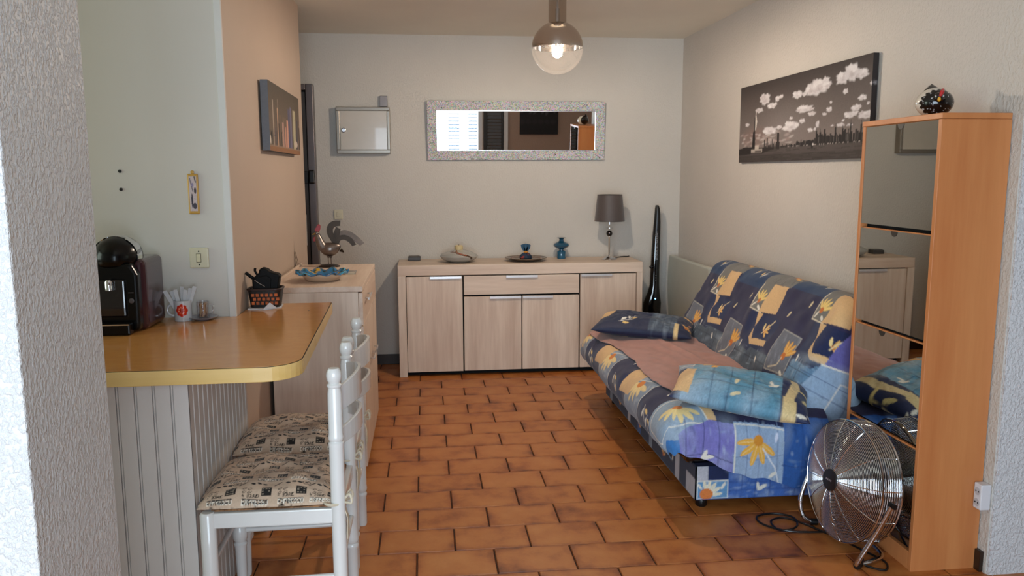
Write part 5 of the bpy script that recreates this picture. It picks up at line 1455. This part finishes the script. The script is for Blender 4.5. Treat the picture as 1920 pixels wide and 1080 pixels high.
# metal rooster
ro = thing('rooster_figurine', (-0.540, 4.625, ZD), 'welded metal rooster figurine with a red comb and curling tail plumes', 'figurine')
M_met = plain('burnished_metal', '#7b716b', .32, .85, var=.25, vscale=30)
M_dk = plain('dark_iron', '#33281f', .38, .75, var=.25, vscale=25)
M_red = plain('red_enamel', '#8f1420', .25, coat=.4)
RY = 4.625
MB().lathe([(.062, ZD), (.060, ZD + .005), (.045, ZD + .011), (.02, ZD + .014), (.004, ZD + .015)], (-0.545, RY, 0), 28).build('base', M_dk, ro)
MB().tube([(-.548, RY - .006, ZD + .013), (-.549, RY - .006, ZD + .058)], .0028, 8).build('leg', M_met, ro)
MB().tube([(-.534, RY + .008, ZD + .013), (-.536, RY + .008, ZD + .058)], .0028, 8).build('leg', M_met, ro)
MB().ellipsoid((-.548, RY, ZD + .062), (.010, .008, .014), 12, 8).ellipsoid((-.535, RY + .006, ZD + .062), (.010, .008, .014), 12, 8).build('thigh', M_met, ro)
def bodyfn(p): return (p.x, p.y * (1 - .3 * abs(p.x) / .06), p.z + .012 * (p.x / .06) ** 2 if p.z > 0 else p.z + .018 * (p.x / .06) ** 2)
MB().ellipsoid((-.540, RY, ZD + .098), (.064, .036, .040), 24, 16, None, bodyfn).build('body', M_met, ro)
MB().tube([(-.480, RY, ZD + .095), (-.468, RY, ZD + .086), (-.460, RY, ZD + .078)], .01, 8, rs=[.012, .007, .001]).build('tail_tip', M_dk, ro)
MB().tube(smooth_path([(-.575, RY, ZD + .105), (-.590, RY, ZD + .135), (-.600, RY, ZD + .165), (-.606, RY, ZD + .185)], 5), .015, 12, rs=[.032 - .019 * k / 15 for k in range(16)]).build('neck', M_met, ro)
MB().ellipsoid((-.608, RY, ZD + .190), (.013, .011, .013), 14, 10).build('head', M_met, ro)
MB().tube([(-.618, RY, ZD + .188), (-.634, RY, ZD + .182)], .005, 8, rs=[.006, .001]).build('beak', plain('brass_beak', '#a98a3a', .35, .6), ro)
cmb = [(-.615, ZD + .197), (-.598, ZD + .196), (-.588, ZD + .212), (-.586, ZD + .234), (-.594, ZD + .243), (-.606, ZD + .236), (-.612, ZD + .222), (-.620, ZD + .212)]
My = Matrix(((1, 0, 0, 0), (0, 0, -1, RY + .003), (0, 1, 0, 0), (0, 0, 0, 1)))
MB().prism(cmb[::1], 0, .006, My).build('comb', M_red, ro, bevel=.002)
wt_ = [(-.612, ZD + .180), (-.604, ZD + .168), (-.610, ZD + .152), (-.624, ZD + .143), (-.632, ZD + .152), (-.628, ZD + .166)]
MB().prism(wt_, 0, .006, My).build('wattle', M_red, ro, bevel=.002)
def plume(ctr, wid, y, mat=M_dk):
    pc_ = smooth_path([(x, y, z) for x, z in ctr], 6); n = len(pc_)
    l, r_ = [], []
    for i, p in enumerate(pc_):
        t = (pc_[min(i + 1, n - 1)] - pc_[max(i - 1, 0)]).normalized(); s = Vector((-t.z, 0, t.x))
        u = i / (n - 1); w_ = wid * (0.45 + 0.55 * math.sin(PI * min(1, u * .62 + .12)))
        l.append(tuple(p + s * w_)); r_.append(tuple(p - s * w_))
    # forked tip
    l[-1] = tuple(Vector(l[-1]) + (pc_[-1] - pc_[-2]).normalized() * .010); r_[-1] = tuple(Vector(r_[-1]) + (pc_[-1] - pc_[-2]).normalized() * .004)
    MB().strip(l, r_, .003, (0, 1, 0)).build('tail_plume', mat, ro)
z = ZD
M_dk2 = plain('brown_iron', '#5a4a3e', .4, .5, var=.25, vscale=25)
plume([(-.500, z + .115), (-.515, z + .150), (-.533, z + .190), (-.532, z + .222), (-.512, z + .242), (-.482, z + .246)], .018, RY - .006)
plume([(-.498, z + .118), (-.500, z + .150), (-.498, z + .185), (-.490, z + .212)], .017, RY)
plume([(-.500, z + .125), (-.488, z + .165), (-.462, z + .190), (-.425, z + .180), (-.385, z + .150), (-.362, z + .128)], .017, RY + .004, M_dk2)
plume([(-.500, z + .125), (-.484, z + .158), (-.455, z + .165), (-.425, z + .150), (-.405, z + .125)], .014, RY - .003)
wi = MB().tube(smooth_path([(-.722, 4.62, ZD + .0135), (-.734, 4.625, ZD + .075), (-.736, 4.64, ZD + .082), (-.734, 4.655, ZD + .075), (-.722, 4.66, ZD + .0135)], 5), .0016, 6).build('wire_stand', plain('thin_wire', '#7a6a58', .4, .6), origin=(-.722, 4.64, ZD + .012))
tag(wi, 'thin wire loop stand against the peach wall at the back of the oak chest', 'stand')
# picture tile under it
c = Canvas(0, .21, 0, .15, .002, '#8a7464')
for k in range(20):
    rg = random.Random(k); c.ell(rg.uniform(0, .21), rg.uniform(0, .15), rg.uniform(.01, .05), rg.uniform(.004, .02), rg.choice(('#5d4c44', '#b09a80', '#c9bba0', '#6f6a58', '#3f3530')), .8, rg.uniform(-.3, .3), .4)
c.rect(.16, .21, .0, .10, '#c0b59a'); outline(c, [(.003, .003), (.207, .003), (.207, .147), (.003, .147)], .004, '#4e4234')
tp = printed_panel('trivet', (0, 0, 0), (1, 0, 0), (0, 1, 0), .21, .15, .003, c, .005, painted('trivet_print', .2, 0, coat=.4), None)
tp.location = (-.575, 4.215, ZD + .0052); tp.rotation_euler = (0, 0, R(2))
tag(tp, 'flat picture-printed trivet behind the blue bowl on the oak chest', 'trivet')
# scalloped bowl
bw = thing('scalloped_bowl', (-.510, 4.02, ZD), 'cream bowl with a wavy blue and yellow rim on the oak chest', 'bowl')
n = 72
def bring(r, z, amp, k0=11): return [((r + amp * .35 * math.sin(k0 * 2 * PI * k / n)) * math.cos(2 * PI * k / n), (r + amp * .35 * math.sin(k0 * 2 * PI * k / n)) * math.sin(2 * PI * k / n), z + amp * math.sin(k0 * 2 * PI * k / n)) for k in range(n + 1)]
def rings(rs): return np.array([[(x - .510, y + 4.02, z) for x, y, z in ring] for ring in rs])
M_bowl = plain('cream_ceramic', '#c9a98c', .3, var=.04)
MB().grid(rings([bring(.001, ZD + .001, 0), bring(.075, ZD + .001, 0), bring(.082, ZD + .006, 0), bring(.092, ZD + .020, .001), bring(.105, ZD + .034, .003)])).build('bowl_body', M_bowl, bw, solid=-.004)
rg_ = rings([bring(.060, ZD + .016, .000), bring(.098, ZD + .032, .003), bring(.114, ZD + .040, .0075), bring(.130, ZD + .041, .008)])
rows_ = np.repeat(rg_, 1, 0)
sub = []
for i in range(3):
    for t in (0, .25, .5, .75): sub.append(rg_[i] * (1 - t) + rg_[i + 1] * t)
sub.append(rg_[3]); sub = np.array(sub)
cols = np.zeros(sub.shape)
for i in range(sub.shape[0]):
    for k in range(n + 1):
        w_ = math.sin(11 * 2 * PI * k / n); u = i / (sub.shape[0] - 1)
        cc_ = '#1c6fa0'
        if abs(u - .55 - .25 * w_) < .12: cc_ = '#123c34'
        elif .2 < u - .1 * w_ < .55 and (k // 7) % 3 == 0: cc_ = '#c9a02c'
        elif (k // 5) % 4 == 1 and u > .6: cc_ = '#4fa3c4'
        cols[i, k] = hx(cc_, False)
MB().grid(sub).build('wavy_rim', painted('bowl_glaze', .2, 0, coat=.5), bw, colors=cols.reshape(-1, 3), solid=-.004)

# ================================================================== things on the breakfast bar (top z = 0.9035)
ZB = 0.9037
# coffee machine
cm = thing('coffee_machine', (-1.075, 3.0, ZB), 'glossy black pod coffee machine with a domed head and plum side', 'coffee machine')
M_cm_black = plain('coffee_machine_black', '#060506', .22, var=.05, spec=.25)
M_plum = plain('plum_plastic', '#3a1a22', .22, coat=.4, var=.05)
KX0, KX1 = -1.175, -.985
MB().box(KX0 - .01, KX1 + .001, 2.925, 3.135, ZB, ZB + .255).build('water_tank', M_plum, cm, bevel=.022, seg=4)
fr = [(KX0, ZB + .008), (KX1 - .014, ZB + .008), (KX1 - .010, ZB + .03), (KX1 - .010, ZB + .205), (KX1 - .03, ZB + .245), (KX0 + .02, ZB + .245), (KX0, ZB + .205)]
Mxz = Matrix(((1, 0, 0, 0), (0, 0, -1, 2.924), (0, 1, 0, 0), (0, 0, 0, 1)))
MB().prism(fr, 0, .046, Mxz).build('front_body', M_cm_black, cm, bevel=.010, seg=3)
MB().box(KX0 + .03, KX1 - .05, 2.866, 2.8775, ZB + .06, ZB + .19).build('recess_panel', plain('dark_plum_gloss', '#120709', .06, coat=.5), cm, bevel=.005)
HC = ((KX0 + KX1) / 2 - .002, 2.965, ZB + .262)
MB().ellipsoid(HC, (.078, .105, .075), 28, 18, None, lambda p: (p.x, p.y, max(p.z, -.03))).build('head', M_cm_black, cm)
band = []
for k in range(25):
    a = R(-15) + R(210) * k / 24
    band.append((HC[0] + .0785 * math.cos(a), 2.905, HC[2] + .0755 * math.sin(a)))
l = [(HC[0] + (p[0] - HC[0]) * .975, 2.936, HC[2] + (p[2] - HC[2]) * .975) for p in band]; r_ = [(HC[0] + (p[0] - HC[0]) * 1.02, 2.972, HC[2] + (p[2] - HC[2]) * 1.02) for p in band]
MB().strip(l, r_, .0, (0, 1, 0)).build('chrome_arc', M_chrome, cm, solid=.004)
MB().lathe([(.013, 0), (.013, .03), (.009, .036)], (HC[0], 2.858, ZB + .155), 16).build('spout', M_chrome, cm)
MB().box(KX0 + .018, KX1 - .03, 2.835, 2.8765, ZB, ZB + .042).build('drip_tray', M_cm_black, cm, bevel=.006)
MB().box(KX0 + .02, KX1 - .032, 2.833, 2.8355, ZB + .036, ZB + .040).build('tray_edge', M_chrome, cm)
MB().lathe([(.009, 0), (.009, .003), (.006, .004)], (KX1 - .032, 2.877, ZB + .115), 16, Matrix.Rotation(R(90), 4, 'X')).build('button', plain('grey_button', '#4a4547', .3), cm)
MB().box(KX1 - .041, KX1 - .024, 2.8745, 2.877, ZB + .142, ZB + .145).build('button_mark', plain('grey_button', '#4a4547', .3), cm)
# mug of sugar sticks
def mugbody(x, y, r, h, name, mat, parent, th=.003):
    return MB().lathe([(0.0, ZB), (r * .9, ZB), (r * .95, ZB + .004), (r, ZB + .012), (r * 1.02, ZB + h), (r * 1.02 - th, ZB + h), (r - th, ZB + .012), (0.0, ZB + .006)], (x, y, 0), 36, cap=False).build(name, mat, parent)
GX, GY = -.918, 3.118
mg = thing('mug', (GX, GY, ZB), 'white mug with a red flower print, filled with sugar sticks', 'mug')
c = Canvas(-PI, PI, 0, .082, .0012, '#c9c9cc')
f0, zc = -PI / 2 + .12, .042
for k in range(8):
    a = 2 * PI * k / 8
    c.ell(f0 + .45 * math.cos(a), zc + .0155 * math.sin(a), .26, .0088, '#c92a18')
c.ell(f0, zc, .50, .017, '#d8361d'); c.ell(f0, zc, .24, .008, '#b3201a')
for k in range(8):
    a = 2 * PI * k / 8 + .2; c.ell(f0 + .33 * math.cos(a), zc + .0115 * math.sin(a), .07, .0024, '#f0a080')
c.line((f0, zc - .012), (f0, zc + .010), .0025, '#e8b8a8')
nA, nB = 120, 50
TH, TZ = np.meshgrid(np.linspace(-PI, PI, nA), np.linspace(0, .077, nB), indexing='ij')
rr_ = .0315 + .001 * TZ / .08
Pm = np.stack([GX + rr_ * np.cos(TH), GY + rr_ * np.sin(TH), ZB + .0005 + TZ], -1)
M_mug = painted('mug_print', .15, 0, coat=.5)
mb_ = MB().grid(Pm); cm_ = c.sample(TH, TZ).reshape(-1, 3)
o = mb_.build('mug_body', M_mug, mg, colors=cm_, solid=.003)
MB().lathe([(0.0, ZB), (.031, ZB), (.031, ZB + .003), (0, ZB + .004)], (GX, GY, 0), 30, cap=False).build('mug_floor', plain('white_china', '#cfcfd2', .15, coat=.5), mg)
hd = [(GX - .036 - .026 * math.sin(PI * k / 12), GY, ZB + .016 + .048 * k / 12) for k in range(13)]
hd = arc((GX - .0355, GY, ZB + .041), .022, R(70), R(290), 14)
MB().tube(hd, .0042, 8).build('handle', plain('white_china', '#cfcfd2', .15, coat=.5), mg)
M_paper = plain('white_paper', '#c6c6c8', .7, var=.06, vscale=60)
st = [(-.050, .0, .118, 8), (-.034, .008, .108, -5), (-.018, -.006, .112, 10), (.000, .010, .120, -8), (.010, -.004, .108, 4), (.024, .008, .116, -3), (.034, -.002, .125, 12)]
for i, (lean, yy, ln2, tw) in enumerate(st):
    a = math.atan2(lean, .1)
    o = MB().box(-.0075, .0075, -.0022, .0022, 0, ln2).build('sugar_stick', M_paper, origin=(0, 0, 0), bevel=.0012)
    o.location = (GX + lean * .18, GY + yy * .8, ZB + .010); o.rotation_euler = (yy * 4, a, R(tw))
    place = ('leftmost', 'second from left', 'third from left', 'middle', 'third from right', 'second from right', 'rightmost')[i]
    tag(o, 'white paper sugar stick in the flowered mug, %s of the seven' % place, 'sugar stick', 'sugar sticks in the mug')
# glass cup on its saucer
UX, UY = -.848, 3.128
sa = MB().lathe([(0.0, ZB), (.030, ZB), (.034, ZB + .003), (.054, ZB + .011), (.055, ZB + .0125), (.052, ZB + .0128), (.03, ZB + .0055), (0.0, ZB + .004)], (UX, UY, 0), 36, cap=False).build('saucer', plain('grey_glazed_saucer', '#8d8b98', .15, coat=.5), origin=(UX, UY, ZB))
tag(sa, 'small grey-white saucer under the glass cup on the bar', 'saucer')
gc = thing('glass_cup', (UX, UY, ZB + .006), 'small glass cup with a handle and brown paper inside, on the saucer', 'cup')
MB().lathe([(0.0, ZB + .0058), (.020, ZB + .0058), (.0215, ZB + .010), (.0225, ZB + .070), (.0205, ZB + .070), (.0195, ZB + .012), (0.0, ZB + .011)], (UX, UY, 0), 28, cap=False).build('glass', thin_glass('cup_glass', (.93, .93, .95), .3), gc)
MB().tube([(UX + .021, UY, ZB + .058), (UX + .036, UY, ZB + .058), (UX + .039, UY, ZB + .053), (UX + .036, UY, ZB + .026), (UX + .021, UY, ZB + .022)], .003, 8).build('handle', thin_glass('cup_glass2', (.9, .9, .93), .5), gc)
m, nt, b = nodes('brown_kraft_twists')
nz = N(nt, 'ShaderNodeTexWave'); nz.inputs['Scale'].default_value = 22; nz.inputs['Distortion'].default_value = 6; L(nt, objco(nt), nz.inputs['Vector'])
r = ramp(nt, nz.outputs['Fac'], [(.2, hx('#6b3f22')), (.6, hx('#a9764a')), (.95, hx('#cdb08c'))]); L(nt, r.outputs['Color'], b.inputs['Base Color']); b.inputs['Roughness'].default_value = .6
tw_ = MB()
for k in range(7):
    a = 2 * PI * k / 7
    tw_.tube([(UX + .011 * math.cos(a), UY + .011 * math.sin(a), ZB + .0125), (UX + .009 * math.cos(a + 2), UY + .009 * math.sin(a + 2), ZB + .060)], .0058, 8)
tw_.build('contents', m, gc)
# napkin, basket and the black pouch
nk = MB().prism([(-.728, 3.335), (-.655, 3.315), (-.622, 3.345), (-.598, 3.372), (-.604, 3.45), (-.728, 3.46)], ZB, ZB + .004).build('napkin', plain('white_napkin', '#d2d0d0', .8), origin=(-.66, 3.39, ZB))
MB().add([(-.662, 3.314, ZB + .004), (-.612, 3.340, ZB + .004), (-.636, 3.322, ZB + .030), (-.660, 3.318, ZB + .0045), (-.612, 3.344, ZB + .0045), (-.637, 3.326, ZB + .030)], [(0, 1, 2), (3, 5, 4), (0, 2, 5, 3), (1, 4, 5, 2), (0, 3, 4, 1)], False).build('folded_corner', plain('white_napkin', '#d2d0d0', .8), nk)
tag(nk, 'white paper napkin under the black and orange basket', 'napkin')
bk = thing('basket', (-.664, 3.40, ZB + .0045), 'small black basket with an orange woven front on the napkin', 'basket')
def rrect(x0, x1, y0, y1, r, n=5):
    p = []
    for cx, cy, a0 in ((x1 - r, y1 - r, 0), (x0 + r, y1 - r, 90), (x0 + r, y0 + r, 180), (x1 - r, y0 + r, 270)):
        for k in range(n + 1):
            a = R(a0 + 90 * k / n); p.append((cx + r * math.cos(a), cy + r * math.sin(a)))
    return p
zb = ZB + .0045
o1 = rrect(-.722, -.606, 3.355, 3.44, .02); o2 = rrect(-.730, -.596, 3.347, 3.447, .022); i1 = rrect(-.725, -.601, 3.352, 3.442, .02); i0 = rrect(-.717, -.611, 3.360, 3.435, .018)
n = len(o1)
vs = [(x, y, zb) for x, y in o1] + [(x, y, zb + .075) for x, y in o2] + [(x, y, zb + .075) for x, y in i1] + [(x, y, zb + .006) for x, y in i0]
fs = [tuple(range(n - 1, -1, -1)), tuple(3 * n + k for k in range(n))]
for q in range(3): fs += [(q * n + k, q * n + (k + 1) % n, (q + 1) * n + (k + 1) % n, (q + 1) * n + k) for k in range(n)]
M_bask = plain('black_wicker', '#15100e', .5, var=.3, vscale=60, bmp=.5, bscale=120)
MB().add(vs, fs, False).build('basket_body', M_bask, bk, smooth_all=True)
MB().tube([(x, y, zb + .075) for x, y in o2], .005, 8, closed=True).build('rim', plain('dark_brown_rim', '#2c1712', .5), bk)
M_or = plain('orange_weave', '#b2551c', .55, var=.35, vscale=70)
for r3 in range(3):
    for q in range(6):
        x = -.714 + q * .0185 + (.006 if r3 % 2 else 0)
        yy = 3.3545 - .0025 * r3
        MB().box(x, x + .0125, yy - .0035, yy + .004, zb + .012 + r3 * .017, zb + .012 + r3 * .017 + .013).build('weave_strand', M_or, bk, bevel=.0015)
pu = thing('black_pouch', (-.664, 3.40, zb + .007), 'black soft pouch with straps stuffed in the basket', 'pouch')
M_pouch = plain('black_cloth', '#030303', .6, spec=.2, var=.2, bmp=.3, bscale=90)
sil = [(-.712, zb + .060), (-.612, zb + .060), (-.603, zb + .118), (-.598, zb + .124), (-.606, zb + .136), (-.628, zb + .141), (-.640, zb + .146), (-.653, zb + .157), (-.670, zb + .162), (-.682, zb + .158), (-.686, zb + .142), (-.700, zb + .128), (-.714, zb + .116)]
Mxz2 = Matrix(((1, 0, 0, 0), (0, 0, -1, 3.425), (0, 1, 0, 0), (0, 0, 0, 1)))
MB().prism(sil, 0, .052, Mxz2).build('pouch_body', M_pouch, pu, bevel=.011, seg=4)
MB().prism([(-.706, zb + .066), (-.640, zb + .066), (-.634, zb + .120), (-.655, zb + .132), (-.690, zb + .124), (-.708, zb + .112)], 0.0525, .060, Mxz2).build('front_pocket', M_pouch, pu, bevel=.003, seg=2)
MB().tube(smooth_path([(-.700, 3.39, zb + .11), (-.722, 3.385, zb + .128), (-.738, 3.38, zb + .143)], 4), .007, 8).build('strap', M_pouch, pu)
MB().tube(smooth_path([(-.690, 3.39, zb + .125), (-.702, 3.39, zb + .148), (-.700, 3.388, zb + .160)], 5), .005, 8).build('strap', M_pouch, pu)
MB().tube([(-.700, 3.363, zb + .113), (-.680, 3.363, zb + .098), (-.660, 3.363, zb + .086)], .0013, 6).build('zip', M_alu, pu)

# ================================================================== hen figurine on the shoe cabinet
hn = thing('hen_figurine', (1.862, 2.79, 1.651), 'black-and-white pottery hen with a red comb on the shoe cabinet', 'figurine')
HX, HY, HZ = 1.853, 2.80, 1.652
fd = Vector((-.36, -.93, 0)).normalized()          # faces the camera, turned a little to the right
sd = Vector((0, 0, 1)).cross(fd)
MHn = Matrix(((fd.x, sd.x, 0, HX), (fd.y, sd.y, 0, HY), (0, 0, 1, HZ), (0, 0, 0, 1)))
nT, nP = 130, 90
T_, P_ = np.meshgrid(np.linspace(0, 2 * PI, nT), np.linspace(.0, PI, nP), indexing='ij')
ax_ = np.cos(P_); rr_ = np.sin(P_)                  # ax_ = 1 at the front
sy, sz = rr_ * np.cos(T_), rr_ * np.sin(T_)
x = .066 * ax_; y = .064 * sy; zz = .049 + .054 * sz * (1 - .10 * sy ** 2)
zz = np.maximum(zz + .012 * np.clip(-ax_, 0, 1) ** 2, .0)
cols = np.empty(x.shape + (3,)); cols[:] = hx('#cfc6b8', False)
flame = np.abs(((T_ * 15 / (2 * PI)) % 1) - .5) * 2
edge = ax_ - .30 - .20 * flame - .22 * np.clip(sz, 0, 1) + .10 * sy
cols[edge > 0] = hx('#09080a', False)
rg = np.random.default_rng(2)
for k in range(40):
    t0, p0 = rg.uniform(0, 2 * PI), rg.uniform(.25, 1.2)
    d2 = (np.cos(p0) - ax_) ** 2 + (np.sin(p0) * np.cos(t0) - sy) ** 2 + (np.sin(p0) * np.sin(t0) - sz) ** 2
    cols[(d2 < .0009) & (edge > .03)] = hx('#c9c6c4', False)
cols[ax_ < -.55] = hx('#0d0b0c', False)
Ph = np.stack([x, y, zz], -1) @ np.array(MHn.to_3x3()).T + np.array(MHn.translation)
MB().grid(Ph).build('body', painted('hen_glaze', .18, 0, coat=.5), hn, colors=cols.reshape(-1, 3))
tl_ = []
for i in range(9):
    t = i / 8; w_ = .040 * (1 - t) ** .8 + .002
    tl_.append((t, w_))
tm = MB()
P5 = []
for t, w_ in tl_:
    row = []
    for k in range(13):
        a = 2 * PI * k / 12
        row.append(list(MHn @ Vector((-.030 - .030 * t + .016 * (1 - t) * math.sin(a), w_ * math.cos(a), .080 +   .038 * t ** .8 + .006 * math.sin(a)))))
    P5.append(row)
tm.grid(np.array(P5)).build('tail', M_gloss_black, hn)
MB().ellipsoid(tuple(MHn @ Vector((.057, .0, .063))), (.019, .019, .019), 18, 12).build('head', M_gloss_black, hn)
MB().tube([MHn @ Vector(p) for p in ((.078, .0, .066), (.075, .006, .080), (.062, .012, .090))], .006, 10, rs=[.004, .008, .0055]).build('comb', plain('red_glaze', '#b01418', .2, coat=.5), hn)
MB().ellipsoid(tuple(MHn @ Vector((.078, -.002, .056))), (.006, .006, .0085), 12, 8).build('beak', plain('yellow_glaze', '#d89a1c', .25, coat=.4), hn)
for s in (-1, 1): MB().ellipsoid(tuple(MHn @ Vector((.072, s * .0125, .067))), (.003, .003, .003), 10, 8).build('eye', plain('pale_eye', '#b9b9b9', .2), hn)
